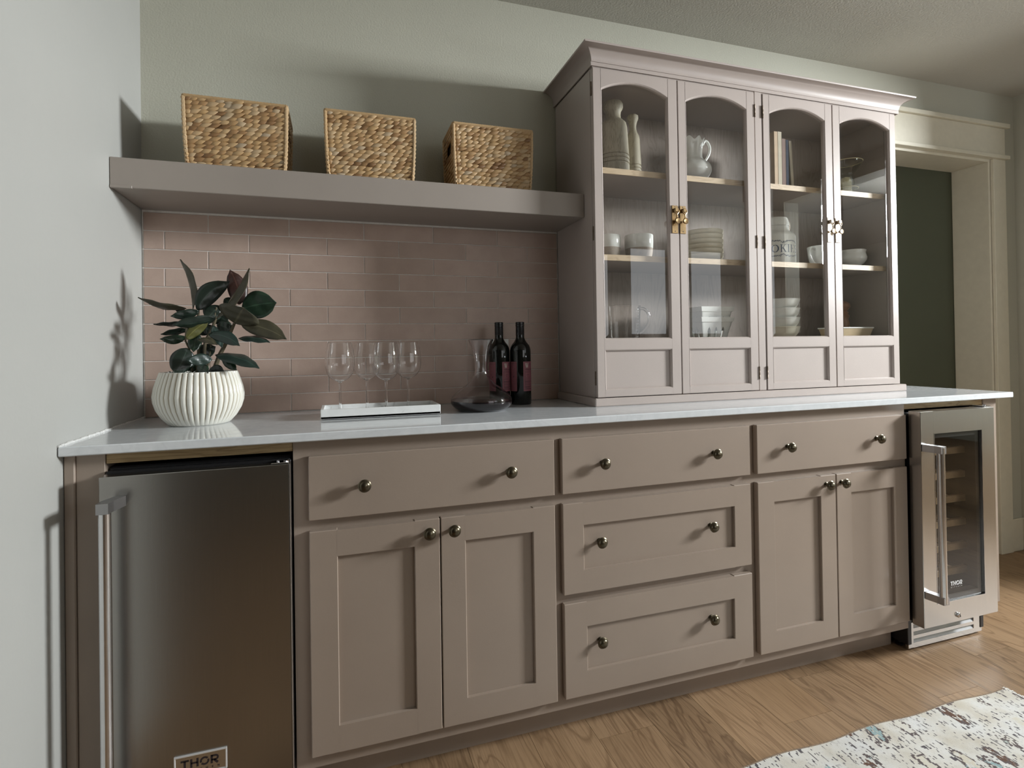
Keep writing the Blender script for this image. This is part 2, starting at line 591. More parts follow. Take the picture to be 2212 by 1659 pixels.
    def strip_loop(s, loop, prof):
        """closed loop of (x, z) points, counter-clockwise; profile of (inward offset, y)"""
        n = len(loop)
        nor = []
        for i in range(n):
            p0, p1, p2 = Vector(loop[i - 1]), Vector(loop[i]), Vector(loop[(i + 1) % n])
            d1, d2 = (p1 - p0).normalized(), (p2 - p1).normalized()
            n1, n2 = Vector((-d1.y, d1.x)), Vector((-d2.y, d2.x))
            b_ = (n1 + n2)
            b_ = b_ / max(0.3, b_.length_squared) * 2.0
            nor.append(b_)
        vs, fs = [], []
        for (d, y) in prof:
            for i in range(n):
                vs.append((loop[i][0] + nor[i].x * d, y, loop[i][1] + nor[i].y * d))
        for k in range(len(prof) - 1):
            for i in range(n):
                j = (i + 1) % n
                fs.append((k * n + i, k * n + j, (k + 1) * n + j, (k + 1) * n + i))
        return s.add(vs, fs)

    def build(s, name, mat, parent=None, smooth=False, tint=False, origin=None, recalc=True):
        me = bpy.data.meshes.new(name)
        off = wloc(parent) if parent is not None else Vector((0, 0, 0))
        if origin is not None:
            off = Vector(origin)
        me.from_pydata([tuple(Vector(v_) - off) for v_ in s.v], [], s.f)
        if tint:
            at_ = me.color_attributes.new('tint', 'FLOAT_COLOR', 'POINT')
            for i, t in enumerate(s.tints):
                at_.data[i].color = (t, t, t, 1)
        if recalc:
            bm = bmesh.new()
            bm.from_mesh(me)
            bmesh.ops.recalc_face_normals(bm, faces=bm.faces)
            bm.to_mesh(me)
            bm.free()
        if smooth:
            me.polygons.foreach_set('use_smooth', [True] * len(me.polygons))
            me.set_sharp_from_angle(angle=math.radians(38 if smooth is True else smooth))
        me.materials.append(mat)
        o = bpy.data.objects.new(name, me)
        COL.objects.link(o)
        if parent is not None:
            o.parent = parent
        if origin is not None:
            o.location = Vector(origin) - (wloc(parent) if parent is not None else Vector((0, 0, 0)))
        return o


def tag(o, label=None, cat=None, group=None, kind=None):
    for k, v_ in (('label', label), ('category', cat), ('group', group), ('kind', kind)):
        if v_:
            o[k] = v_
    return o


def empty(name, loc, label, cat, group=None):
    o = bpy.data.objects.new(name, None)
    o.empty_display_size = 0.05
    COL.objects.link(o)
    o.location = loc
    return tag(o, label, cat, group)


def link_copy(o, parent=None, loc=None):
    c = o.copy()
    COL.objects.link(c)
    if parent is not None:
        c.parent = parent
    if loc is not None:
        c.location = loc
    return c


# ------------------------------------------------------------------ the setting
ZC = 2.4164
XR = 4.035
S = lambda o: tag(o, kind='structure')
CT = 0.915            # counter top

# floor: dark bed and oak planks laid towards the wall
fl = S(MB().box(-2.7, 7.4, -4.7, 1.3, -0.08, -0.012).build('floor', plain('floor_bed', (0.06, 0.04, 0.025), 0.8)))
PW = 0.18
plank_mesh = {}


def plank(ix, y0, y1):
    L_ = round(y1 - y0, 3)
    if L_ not in plank_mesh:
        o = MB().box(-PW / 2 + 0.0005, PW / 2 - 0.0005, 0.0004, L_ - 0.0004, -0.012, 0.0).build('floor_plank', M_FLOOR, fl)
        plank_mesh[L_] = o
    else:
        o = link_copy(plank_mesh[L_], fl)
    o.location = (0.90 + PW * ix + PW / 2, y0, 0)


joints = {2: [-0.538], 3: [-1.25], 5: [-0.658], 6: [-0.497], 4: [-0.98], 7: [-1.35], 8: [-0.72], 9: [-1.1], 10: [-0.6], 1: [-0.86],
          11: [-1.4], 12: [-0.35], 13: [-0.9], 14: [-0.2], 15: [-1.2], 16: [-0.7], 0: [-1.2]}
for ix in range(-20, 36):
    x0 = 0.90 + PW * ix
    if x0 < -2.7 or x0 > 7.3:
        continue
    if -5 <= ix <= 17:
        js = [1.2] + joints.get(ix, [R.choice([-0.4, -0.8, -1.2])]) + [-2.2 - 0.2 * (ix % 3), -4.6]
    else:
        js = [1.2, -0.8 - 0.4 * (ix % 3), -4.6]
    for a_, b_ in zip(js[1:], js[:-1]):
        plank(ix, a_, b_)

# back wall with the doorway at the right, side walls, ceiling
DX0, DX1, DZ = 2.965, 3.823, 2.05
JW = 0.014
wb = S(MB().box(-2.7, DX0, 0, 0.175, 0, ZC).box(DX1 + JW, 7.4, 0, 0.175, 0, ZC).box(DX0, DX1 + JW, 0, 0.175, DZ + JW, ZC).build('wall_back', M_WALL))
S(MB().box(-0.12, 0, -1.15, 0, 0, ZC).build('wall_left', M_WALL_L))
RY0, RY1, RZ = -0.72, -2.2, 2.26
S(MB().box(XR, XR + 0.13, RY0, 0, 0, ZC).box(XR, XR + 0.13, RY1 - 0.25, RY1, 0, ZC).box(XR, XR + 0.13, RY1, RY0, RZ, ZC).build('wall_right', M_WALL))
S(MB().box(-2.7, 7.4, -4.7, 0.175, ZC, ZC + 0.1).build('ceiling', M_CEIL))
S(MB().box(-2.7, 7.4, -4.7, -4.6, 0, ZC).build('wall_front', wall_mat('front_wall_paint', (0.25, 0.24, 0.21))))
S(MB().box(-2.7, -2.6, -4.6, 0, 0, ZC).build('wall_far_left', wall_mat('far_left_paint', (0.12, 0.115, 0.10))))
S(MB().box(7.3, 7.4, -4.6, 0, 0, ZC).build('wall_far_right', M_WALL))

# recessed olive door, jamb lining, casing and header ledges
S(MB().rbox(DX0 - 0.05, DX1 + 0.02, 0.176, 0.21, 0.0, DZ + 0.02, 0.001).build('door_1', M_DOOR))
S(MB().rbox(DX1, DX1 + JW, -0.004, 0.1745, 0.0, DZ, 0.001).rbox(DX0 + 0.001, DX1 + JW, -0.004, 0.1745, DZ, DZ + JW, 0.001)
  .build('trim_1', M_TRIM))
t2 = S(MB().rbox(DX1 + 0.018, 3.934, -0.019, 0.0, 0.0, 2.064, 0.002).build('trim_2', M_TRIM))
S(MB().rbox(2.86, 3.930, -0.021, 0.0, 2.084, 2.228, 0.002).build('trim_3', M_TRIM))
S(MB().rbox(2.84, 3.948, -0.034, 0.0, 2.064, 2.084, 0.002).build('trim_4', M_TRIM))
S(MB().rbox(2.84, 3.948, -0.036, 0.0, 2.228, 2.250, 0.002).build('trim_5', M_TRIM))
# casing of the opening in the right wall (shows in the glass of the hutch doors)
S(MB().rbox(XR - 0.019, XR, RY0, RY0 + 0.11, 0, RZ, 0.002).rbox(XR - 0.019, XR, RY1 - 0.11, RY1, 0, RZ, 0.002)
  .rbox(XR - 0.021, XR, RY1 - 0.11, RY0 + 0.11, RZ, RZ + 0.08, 0.002)
  .build('trim_6', M_TRIM))
S(MB().rbox(3.934, XR - 0.014, -0.014, 0.0, 0.0, 0.170, 0.003).build('baseboard_back', M_TRIM))
S(MB().rbox(XR - 0.014, XR, RY0 + 0.11, 0.0, 0.0, 0.170, 0.003).build('baseboard_right', M_TRIM))

cb = MB()
for i in range(40):
    y_ = -0.5445 + i * 0.01345
    cb.rbox(0.0, 0.0035 + R.uniform(0, 0.002), y_, y_ + 0.0137, CT - 0.001, CT + 0.0035 + R.uniform(0, 0.002), 0.0012)
S(cb.build('trim_7', plain('caulk_bead', (0.62, 0.62, 0.60), 0.25)))

# tiled backsplash: grout bed on the wall, every tile its own piece
SZ0, SZ1, SY = 1.5553, 1.6357, -0.252
HX0, HX1 = 1.3800, 2.7340       # hutch sides
gb = MB().box(0.001, HX0, -0.0065, 0.0, CT, SZ0).build('grout_bed', M_GROUT, wb)
PITX, PITZ, GR = 0.2388, 0.05768, 0.0031
tile_protos = {}


def tile(x0, x1, z0, z1):
    key = (round(x1 - x0, 3), round(z1 - z0, 3))
    if key not in tile_protos:
        wx, wz = key
        o = MB().rbox(0, wx, -0.0088, -0.004, 0, wz, 0.0009).build('tile', M_TILE, gb)
        tile_protos[key] = o
    else:
        o = link_copy(tile_protos[key], gb)
    o.location = (x0, R.uniform(-0.0004, 0.0004), z0)


for k in range(11):
    z0 = CT + PITZ * k
    z1 = min(z0 + PITZ, SZ0 - 0.001)
    first = 0.1828 - PITX if k % 2 == 0 else 0.0619 - PITX
    x = first
    while x < HX0:
        a_, b_ = max(x, 0.004), min(x + PITX, HX0 - 0.002)
        if b_ - a_ > 0.012:
            tile(a_ + GR / 2, b_ - GR / 2, z0 + GR / 2, z1 - GR / 2)
        x += PITX

# ------------------------------------------------------------------ counter, shelf, panels
o = MB().rbox(0.001, 3.029, -0.5452, -0.0092, 0.894, CT, 0.0022)
tag(o.build('countertop', M_QUARTZ), 'long white quartz countertop running over the base cabinets and both coolers', 'countertop')
sh = empty('floating_shelf', (0.7, -0.12, SZ0), 'thick taupe painted floating shelf above the tiles carrying three baskets', 'shelf')
MB().rbox(0.001, HX0 - 0.001, SY, -0.0005, SZ0, SZ1, 0.0015).build('shelf_box', M_SHELF, sh)
MB().rbox(0.0015, 0.052, SY - 0.0012, SY + 0.01, SZ0 - 0.0015, SZ0 + 0.006, 0.0006).build('bottom_lip', M_SHELF, sh)

YF, YD = -0.513, -0.533        # face frame and door fronts
ZB = 0.0904
FT = 0.8935


knob_proto = []


def add_knob(parent, x, z, y=YD):
    if not knob_proto:
        b_ = MB()
        b_.lathe([(0.0, 0.0), (0.0085, 0.0), (0.0085, -0.0015), (0.0055, -0.003), (0.0048, -0.010), (0.0065, -0.0125), (0.0135, -0.0155),
                  (0.0158, -0.0175), (0.0162, -0.0195), (0.0140, -0.0210), (0.0138, -0.0222), (0.0120, -0.0262), (0.0075, -0.0288), (0.0, -0.0297)],
                 seg=24, axis='y')
        o_ = b_.build('knob', M_BRONZE, parent, smooth=True, origin=(0, 0, 0))
        knob_proto.append(o_)
    else:
        o_ = link_copy(knob_proto[0], parent)
    o_.location = Vector((x, y, z)) - wloc(parent)
    return o_


def shaker(parent, name, x0, x1, z0, z1, st, flat=False):
    if flat:
        b_ = MB().rbox(x0, x1, YD, YF - 0.0008, z0, z1, 0.0018)
        return b_.build(name, M_CAB, parent)
    b_ = MB()
    b_.rbox(x0, x0 + st, YD, YF - 0.0008, z0, z1, 0.0018)
    b_.rbox(x1 - st, x1, YD, YF - 0.0008, z0, z1, 0.0018)
    b_.box(x0 + st - 0.002, x1 - st + 0.002, YD, YF - 0.0008, z1 - st, z1 - 0.0012)
    b_.box(x0 + st - 0.002, x1 - st + 0.002, YD, YF - 0.0008, z0 + 0.0012, z0 + st)
    o_ = b_.build(name, M_CAB, parent)
    MB().box(x0 + st - 0.004, x1 - st + 0.004, YD + 0.0105, YF - 0.001, z0 + st - 0.004, z1 - st + 0.004).build('panel', M_CAB, o_)
    return o_


def base_cabinet(x0, x1, label):
    c = empty('base_cabinet', ((x0 + x1) / 2, -0.27, 0.0), label, 'cabinet', 'taupe base cabinets under the counter')
    MB().box(x0, x1, YF, -0.01, ZB, FT).build('cabinet_box', M_CAB, c)
    MB().box(x0, x1, -0.447, -0.43, 0.0, ZB).build('toe_kick', M_CAB, c)
    return c


B1 = base_cabinet(0.4635, 1.1515, 'left taupe base cabinet with one wide drawer over two shaker doors, beside the left refrigerator')
B2 = base_cabinet(1.1515, 1.8190, 'middle taupe base cabinet with a stack of three drawers')
B3 = base_cabinet(1.8190, 2.4985, 'right taupe base cabinet with one drawer over two shaker doors, beside the wine cooler')
Z1, Z2, Z3, Z4 = 0.855, 0.6993, 0.6723, 0.1272
d = shaker(B1, 'drawer', 0.4989, 1.1402, Z2, Z1, 0, True)
add_knob(d, 0.6294, 0.7775); add_knob(d, 1.0098, 0.7785)
d = shaker(B1, 'door', 0.4989, 0.8171, Z4, Z3, 0.0655)
add_knob(d, 0.7885, 0.6405)
d = shaker(B1, 'door', 0.8201, 1.1402, Z4, Z3, 0.0655)
add_knob(d, 0.8530, 0.6405)
d = shaker(B2, 'drawer', 1.1633, 1.8057, Z2, Z1, 0, True)
add_knob(d, 1.2890, 0.779); add_knob(d, 1.6690, 0.779)
d = shaker(B2, 'drawer', 1.1633, 1.8057, 0.4171, Z3, 0.0640)
add_knob(d, 1.2805, 0.5535, YD + 0.0105); add_knob(d, 1.6600, 0.5545, YD + 0.0105)
d = shaker(B2, 'drawer', 1.1633, 1.8057, Z4, 0.3920, 0.0700)
add_knob(d, 1.2770, 0.2705, YD + 0.0105); add_knob(d, 1.6560, 0.2720, YD + 0.0105)
d = shaker(B3, 'drawer', 1.8322, 2.4812, Z2, Z1, 0, True)
add_knob(d, 1.9540, 0.7790); add_knob(d, 2.3390, 0.7810)
d = shaker(B3, 'door', 1.8322, 2.1538, Z4, Z3, 0.0660)
add_knob(d, 2.1120, 0.6425)
d = shaker(B3, 'door', 2.1568, 2.4812, Z4, Z3, 0.0660)
add_knob(d, 2.1780, 0.6435)

# panels closing the two ends of the run
fp = empty('filler_panel', (0.038, -0.27, 0), 'narrow taupe filler panel between the left wall and the left refrigerator', 'panel')
MB().rbox(0.0215, 0.0752, YF, -0.01, 0.0, FT, 0.001).build('panel_board', M_CAB, fp)
MB().rbox(0.001, 0.0212, YF - 0.006, -0.01, 0.0, FT, 0.002).build('scribe_strip', M_CAB, fp)
ep = empty('end_panel', (2.945, -0.27, 0), 'taupe end panel closing the counter run to the right of the wine cooler', 'panel')
MB().rbox(2.912, 2.982, YF, -0.01, 0.11, FT, 0.001).build('panel_board', M_CAB, ep)
MB().box(2.920, 2.975, -0.447, -0.02, 0.0, 0.11).build('toe_kick', M_CAB, ep)

# ------------------------------------------------------------------ text and print helpers
def strokes_flat(strokes, place, width_scale=1.0):
    """strokes: list of (polyline, width); place maps (u, v) to a point. Returns MB of quads"""
    b_ = MB()
    for pl, wd in strokes:
        n = len(pl)
        L_, R_ = [], []
        for i in range(n):
            p0, p1 = Vector(pl[max(i - 1, 0)]), Vector(pl[min(i + 1, n - 1)])
            d_ = (p1 - p0).normalized()
            nn = Vector((-d_.y, d_.x))
            h = (wd[i] if isinstance(wd, (list, tuple)) else wd) * width_scale / 2
            p = Vector(pl[i])
            L_.append(place(*(p + nn * h)))
            R_.append(place(*(p - nn * h)))
        b_.add(L_ + R_, [(i, i + 1, n + i + 1, n + i) for i in range(n - 1)])
    return b_


def arc(cx, cy, rx, ry, a0, a1, n=16):
    return [(cx + rx * math.cos(math.radians(a0 + (a1 - a0) * i / n)), cy + ry * math.sin(math.radians(a0 + (a1 - a0) * i / n))) for i in range(n + 1)]


def word(glyphs, text, gap=0.18):
    out, x = [], 0.0
    for ch in text:
        g, wch = glyphs[ch]
        for pl, wd in g:
            out.append(([(x + p[0], p[1]) for p in pl], wd))
        x += wch + gap
    return out, x - gap


BOLD = {
    'T': ([([(0, 0.89), (0.86, 0.89)], 0.22), ([(0.43, 0.0), (0.43, 0.9)], 0.24)], 0.86),
    'H': ([([(0.12, 0), (0.12, 1)], 0.24), ([(0.78, 0), (0.78, 1)], 0.24), ([(0.1, 0.5), (0.8, 0.5)], 0.2)], 0.9),
    'O': ([(arc(0.5, 0.5, 0.40, 0.40, 38, 200), 0.21), (arc(0.5, 0.5, 0.40, 0.40, 218, 380), 0.21)], 1.0),
    'R': ([([(0.12, 0), (0.12, 1)], 0.24), ([(0.1, 0.9), (0.5, 0.9)] + arc(0.55, 0.66, 0.24, 0.24, 85, -85, 8) + [(0.5, 0.42), (0.1, 0.42)], 0.2),
           ([(0.38, 0.42), (0.78, 0.0)], 0.26)], 0.9),
}
def bars(ws):
    return ws
SMALL = {
    'K': ([([(0.1, 0), (0.1, 1)], 0.16), ([(0.1, 0.45), (0.6, 1)], 0.16), ([(0.25, 0.6), (0.62, 0)], 0.16)], 0.62),
    'I': ([([(0.1, 0), (0.1, 1)], 0.16)], 0.2),
    'T': ([([(0, 0.92), (0.6, 0.92)], 0.16), ([(0.3, 0), (0.3, 0.9)], 0.16)], 0.6),
    'C': ([(arc(0.4, 0.5, 0.34, 0.42, 45, 315), 0.16)], 0.7),
    'H': ([([(0.08, 0), (0.08, 1)], 0.16), ([(0.58, 0), (0.58, 1)], 0.16), ([(0.08, 0.5), (0.58, 0.5)], 0.16)], 0.66),
    'E': ([([(0.08, 0), (0.08, 1)], 0.16), ([(0, 0.92), (0.5, 0.92)], 0.16), ([(0, 0.5), (0.45, 0.5)], 0.16), ([(0, 0.08), (0.5, 0.08)], 0.16)], 0.52),
    'N': ([([(0.08, 0), (0.08, 1)], 0.16), ([(0.6, 0), (0.6, 1)], 0.16), ([(0.08, 1), (0.6, 0)], 0.16)], 0.68),
}
SERIF = {
    'C': ([(arc(0.45, 0.5, 0.36, 0.46, 50, 310, 24), [0.06 + 0.09 * abs(math.cos(math.radians(50 + 260 * i / 24))) for i in range(25)]),
           ([(0.70, 0.95), (0.70, 0.68)], 0.05)], 0.86),
    'O': ([(arc(0.48, 0.5, 0.39, 0.46, 0, 360, 32), [0.045 + 0.125 * abs(math.cos(math.radians(360 * i / 32))) for i in range(33)])], 0.96),
    'K': ([([(0.18, 0.0), (0.18, 1.0)], 0.13), ([(0.02, 0.98), (0.34, 0.98)], 0.045), ([(0.02, 0.02), (0.34, 0.02)], 0.045),
           ([(0.22, 0.42), (0.70, 0.98)], 0.05), ([(0.36, 0.60), (0.74, 0.02)], 0.12), ([(0.56, 0.98), (0.86, 0.98)], 0.045), ([(0.58, 0.02), (0.88, 0.02)], 0.045)], 0.86),
    'I': ([([(0.18, 0.0), (0.18, 1.0)], 0.13), ([(0.02, 0.98), (0.34, 0.98)], 0.045), ([(0.02, 0.02), (0.34, 0.02)], 0.045)], 0.36),
    'E': ([([(0.18, 0.0), (0.18, 1.0)], 0.13), ([(0.02, 0.975), (0.66, 0.975)], 0.05), ([(0.02, 0.025), (0.70, 0.025)], 0.05), ([(0.2, 0.52), (0.50, 0.52)], 0.045),
           ([(0.645, 0.98), (0.645, 0.78)], 0.05), ([(0.68, 0.02), (0.68, 0.24)], 0.05), ([(0.50, 0.62), (0.50, 0.42)], 0.045)], 0.74),
    'S': ([(arc(0.34, 0.74, 0.24, 0.22, 40, 250, 10) + arc(0.34, 0.27, 0.26, 0.24, 80, -140, 10), 0.10)], 0.64),
    'W': ([([(0.0, 0.98), (0.30, 0.98)], 0.06), ([(0.12, 1.0), (0.36, 0.0)], 0.17), ([(0.36, 0.0), (0.56, 0.85)], 0.05), ([(0.50, 1.0), (0.74, 0.0)], 0.17),
           ([(0.74, 0.0), (0.98, 1.0)], 0.05), ([(0.38, 0.98), (0.66, 0.98)], 0.06), ([(0.86, 0.98), (1.08, 0.98)], 0.06)], 1.05),
}

# ------------------------------------------------------------------ left refrigerator
fr = empty('undercounter_refrigerator', (0.268, -0.28, 0), 'stainless steel undercounter refrigerator with a solid brushed door at the left end', 'refrigerator')
MB().rbox(0.078, 0.459, -0.50, -0.03, 0.012, 0.858, 0.004).build('body', M_BLACK, fr)
MB().rbox(0.078, 0.459, -0.522, -0.502, 0.105, 0.852, 0.004).build('gasket', M_BLACK, fr)
dr = MB().rbox(0.0795, 0.4580, -0.560, -0.524, 0.100, 0.8470, 0.0012).build('door', M_STEEL, fr)
MB().rbox(0.4582, 0.4600, -0.5603, -0.526, 0.100, 0.8470, 0.0004).build('edge_trim', M_BAR, dr)
h = MB()
h.lathe([(0.0, 0.15), (0.0112, 0.15), (0.0112, 0.782), (0.0, 0.782)], (0.1075, -0.610, 0), 20)
ho = h.build('handle', M_BAR, dr, smooth=True)
for zz in (0.145, 0.783):
    pl = [(0.0965, -0.6235), (0.1185, -0.6235), (0.1205, -0.600), (0.1300, -0.5605), (0.1090, -0.5605), (0.0965, -0.598)]
    MB().prism(pl, zz, zz + 0.022, 'z').build('handle_bracket', M_BRACKET, dr)
hb = MB().rbox(0.418, 0.457, -0.556, -0.515, 0.8475, 0.8505, 0.001)
hb.lathe([(0, 0), (0.006, 0), (0.006, 0.003), (0, 0.003)], (0.450, -0.540, 0.8505), 12)
hb.lathe([(0, 0), (0.003, 0), (0.003, 0.003), (0, 0.003)], (0.432, -0.535, 0.8505), 10)
hb.build('hinge', M_CHROME, fr)
bd = MB().rbox(0.2165, 0.3190, -0.5618, -0.5600, 0.1735, 0.2175, 0.0008).build('badge', M_STEEL2, dr)
rim = MB().strip_loop([(0.2150, 0.172), (0.3205, 0.172), (0.3205, 0.219), (0.2150, 0.219)], [(0.0, -0.5600), (0.0006, -0.5640), (0.0026, -0.5640), (0.0036, -0.5612)])
rim.build('badge_rim', M_SILVER, dr)
st, wd = word(BOLD, 'THOR', 0.13)
k = 0.0760 / wd
strokes_flat(st, lambda u, v_: (0.2280 + u * k, -0.5621, 0.1895 + v_ * 0.0185)).build('badge_lettering', M_INK, dr, recalc=False)
st, wd = word(SMALL, 'KITCHEN', 1.4)
k = 0.072 / wd
strokes_flat(st, lambda u, v_: (0.233 + u * k, -0.5621, 0.1805 + v_ * 0.0042)).build('badge_small_lettering', M_INK, dr, recalc=False)
tag(MB().rbox(0.0762, 0.4628, YF + 0.004, YF + 0.024, 0.8675, FT, 0.001).build('wood_strip', M_ROUGH),
    'rough wooden strip under the counter above the left refrigerator', 'strip', 'bare wood strips above the coolers')
tag(MB().rbox(2.4995, 2.9110, YF + 0.004, YF + 0.024, 0.8700, FT, 0.001).build('wood_strip', M_ROUGH),
    'rough pale wooden strip under the counter above the wine cooler', 'strip', 'bare wood strips above the coolers')

# ------------------------------------------------------------------ wine cooler
wc = empty('wine_cooler', (2.70, -0.27, 0), 'narrow stainless steel wine cooler with a glass door and wooden racks at the right end', 'wine cooler')
WX0, WX1 = 2.506, 2.902
bb = MB()
bb.rbox(WX0, WX0 + 0.02, -0.505, -0.03, 0.022, 0.858, 0.002)
bb.rbox(WX1 - 0.02, WX1, -0.505, -0.03, 0.022, 0.858, 0.002)
bb.box(WX0, WX1, -0.050, -0.03, 0.022, 0.858)
bb.rbox(WX0, WX1, -0.505, -0.03, 0.838, 0.858, 0.002)
bb.box(WX0 + 0.005, WX1 - 0.005, -0.47, -0.03, 0.022, 0.12)
bb.build('body', M_BLACK, wc)
MB().rbox(WX0 + 0.002, WX1 - 0.002, -0.527, -0.507, 0.118, 0.852, 0.003).strip_loop([(0, 0), (0.001, 0), (0.001, 0.001), (0, 0.001)], [(0, -0.5), (0.0001, -0.5)])
gk = MB()
gk.strip_loop([(WX0 + 0.002, 0.118), (WX1 - 0.03, 0.118), (WX1 - 0.03, 0.855), (WX0 + 0.002, 0.855)], [(0, -0.507), (0, -0.530), (0.05, -0.530), (0.05, -0.507)])
gk.build('gasket', M_BLACK, wc)
wx0, wx1, wz0, wz1 = 2.4945, 2.8695, 0.1158, 0.8680
gx0, gx1, gz0, gz1 = 2.5585, 2.8040, 0.1905, 0.7905
wd_ = MB()
wd_.rbox(wx0, gx0, -0.573, -0.531, wz0, wz1, 0.0012)
wd_.rbox(gx1, wx1, -0.573, -0.531, wz0, wz1, 0.0012)
wd_.box(gx0 - 0.0013, gx1 + 0.0013, -0.573, -0.531, gz1, wz1 - 0.0008)
wd_.box(gx0 - 0.0013, gx1 + 0.0013, -0.573, -0.531, wz0 + 0.0008, gz0)
wdo = wd_.build('door', M_STEEL2, wc)
MB().strip_loop([(gx0, gz0), (gx1, gz0), (gx1, gz1), (gx0, gz1)], [(0, -0.5734), (0.0022, -0.5734), (0.0022, -0.566)]).build('glass_rim', M_BAR, wdo)
MB().add([(gx0, -0.5665, gz0), (gx1, -0.5665, gz0), (gx1, -0.5665, gz1), (gx0, -0.5665, gz1)], [(0, 1, 2, 3)]).build('glass_pane', G_SMOKE, wdo)
MB().strip_loop([(gx0 + 0.0022, gz0 + 0.0022), (gx1 - 0.0022, gz0 + 0.0022), (gx1 - 0.0022, gz1 - 0.0022), (gx0 + 0.0022, gz1 - 0.0022)],
                [(0.0, -0.5615), (0.018, -0.5615), (0.018, -0.535)]).build('glass_border', M_BLACK, wdo)
h = MB().lathe([(0.0, 0.224), (0.0118, 0.224), (0.0118, 0.752), (0.0, 0.752)], (2.5175, -0.622, 0), 20)
h.build('handle', M_BAR, wdo, smooth=True)
for zz in (0.2205, 0.731):
    pl = [(2.5050, -0.632), (2.5300, -0.632), (2.5300, -0.610), (2.5235, -0.574), (2.4985, -0.574), (2.5045, -0.610)]
    MB().prism(pl, zz, zz + 0.0245, 'z').build('handle_bracket', M_BRACKET, wdo)
for i, zz in enumerate((0.7025, 0.611, 0.521, 0.4315, 0.3425, 0.252)):
    rk = MB().rbox(WX0 + 0.045, WX1 - 0.075, -0.500, -0.484, zz - 0.0125, zz + 0.0125, 0.002)
    for xx in (2.60, 2.66, 2.72, 2.78):
        rk.box(xx - 0.008, xx + 0.008, -0.484, -0.10, zz - 0.008, zz + 0.004)
    rk.build('bottle_rack', M_MAPLE, wc)
lk = MB().lathe([(0, 0), (0.0082, 0), (0.0092, -0.0035), (0.0086, -0.006), (0.006, -0.0075), (0.0, -0.0075)], (2.6600, -0.573, 0.1385), 24, axis='y')
lk.build('lock', M_CHROME, wdo, smooth=True)
MB().box(2.6585, 2.6615, -0.5812, -0.5806, 0.1345, 0.1425).build('keyhole', M_BLACK, wdo)
st, wd = word(BOLD, 'THOR', 0.13)
k = 0.0590 / wd
strokes_flat(st, lambda u, v_: (2.6350 + u * k, -0.5670, 0.2420 + v_ * 0.0150)).build('door_lettering', M_WHITEINK, wdo, recalc=False)
st, wd = word(SMALL, 'KITCHEN', 1.4)
k = 0.056 / wd
strokes_flat(st, lambda u, v_: (2.6365 + u * k, -0.5670, 0.2345 + v_ * 0.0032)).build('door_small_lettering', M_WHITEINK, wdo, recalc=False)
g = MB()
GX0, GX1, GY = 2.5115, 2.8940, -0.503
g.rbox(GX0, GX0 + 0.026, GY, GY + 0.012, 0.008, 0.100, 0.001)
g.rbox(GX1 - 0.045, GX1, GY, GY + 0.012, 0.008, 0.100, 0.001)
for za, zb in ((0.008, 0.026), (0.040, 0.052), (0.066, 0.078), (0.092, 0.100)):
    g.box(GX0 + 0.025, GX1 - 0.044, GY, GY + 0.012, za, zb)
g.build('vent_grille', M_STEEL2, wc)
for za in (0.033, 0.059, 0.085):
    MB().prism([(GY + 0.0015, za - 0.007), (GY + 0.011, za + 0.009), (GY + 0.0125, za + 0.008), (GY + 0.003, za - 0.008)], GX0 + 0.026, GX1 - 0.045, 'x').build('louvre', M_BRACKET, wc)
for xx in (2.53, 2.875):
    MB().lathe([(0, 0), (0.014, 0), (0.014, 0.006), (0.008, 0.008), (0.008, 0.024), (0, 0.024)], (xx, -0.455, 0.0), 14).build('foot', M_BLACK, wc)
hg = MB().rbox(2.835, 2.872, -0.562, -0.512, 0.8690, 0.8722, 0.001)
hg.lathe([(0, 0), (0.006, 0), (0.006, 0.003), (0, 0.003)], (2.862, -0.545, 0.8722), 12)
hg.build('hinge', M_CHROME, wc)

# ------------------------------------------------------------------ display hutch standing on the counter
YH = -0.328
hu = empty('display_hutch', ((HX0 + HX1) / 2, -0.16, CT), 'tall taupe glass-door hutch with a crown standing on the white countertop', 'cabinet')
HZ1 = 2.0395
b = MB()
b.rbox(HX0, HX0 + 0.018, YH + 0.0215, -0.0095, CT + 0.028, HZ1 + 0.004, 0.0008)
b.rbox(HX1 - 0.018, HX1, YH + 0.0215, -0.0005, CT + 0.028, HZ1 + 0.004, 0.0008)
b.rbox(2.0345, 2.0680, YH + 0.002, YH + 0.030, CT + 0.028, HZ1 + 0.002, 0.002)
b.rbox(HX0, HX1, YH + 0.004, -0.0095, HZ1 - 0.004, HZ1 + 0.016, 0.0008)
b.build('carcass', M_HUT, hu)
MB().box(HX0 + 0.018, HX1 - 0.018, -0.024, -0.0095, CT + 0.03, HZ1 - 0.004).build('back_board', M_OAKBACK, hu)
b = MB()
b.box(HX0 + 0.0182, HX0 + 0.0200, YH + 0.035, -0.024, CT + 0.03, HZ1 - 0.005)
b.box(HX1 - 0.0200, HX1 - 0.0182, YH + 0.035, -0.024, CT + 0.03, HZ1 - 0.005)
b.box(HX0 + 0.02, HX1 - 0.02, YH + 0.035, -0.0245, HZ1 - 0.012, HZ1 - 0.0045)
b.build('inside_lining', M_HUTIN, hu)
MB().rbox(HX0 - 0.011, HX1 + 0.026, YH - 0.006, -0.0095, CT, CT + 0.0275, 0.003).build('base_trim', M_HUT, hu)
for zz, yy in ((1.719, -0.288), (1.424, -0.288)):
    sb = MB().box(HX0 + 0.0205, HX1 - 0.0205, yy, -0.025, zz - 0.019, zz).build('shelf_board', M_HUTIN, hu)
    MB().box(HX0 + 0.0205, HX1 - 0.0205, yy - 0.0035, yy - 0.0001, zz - 0.0195, zz + 0.0003).build('oak_edge', M_OAKX, sb)
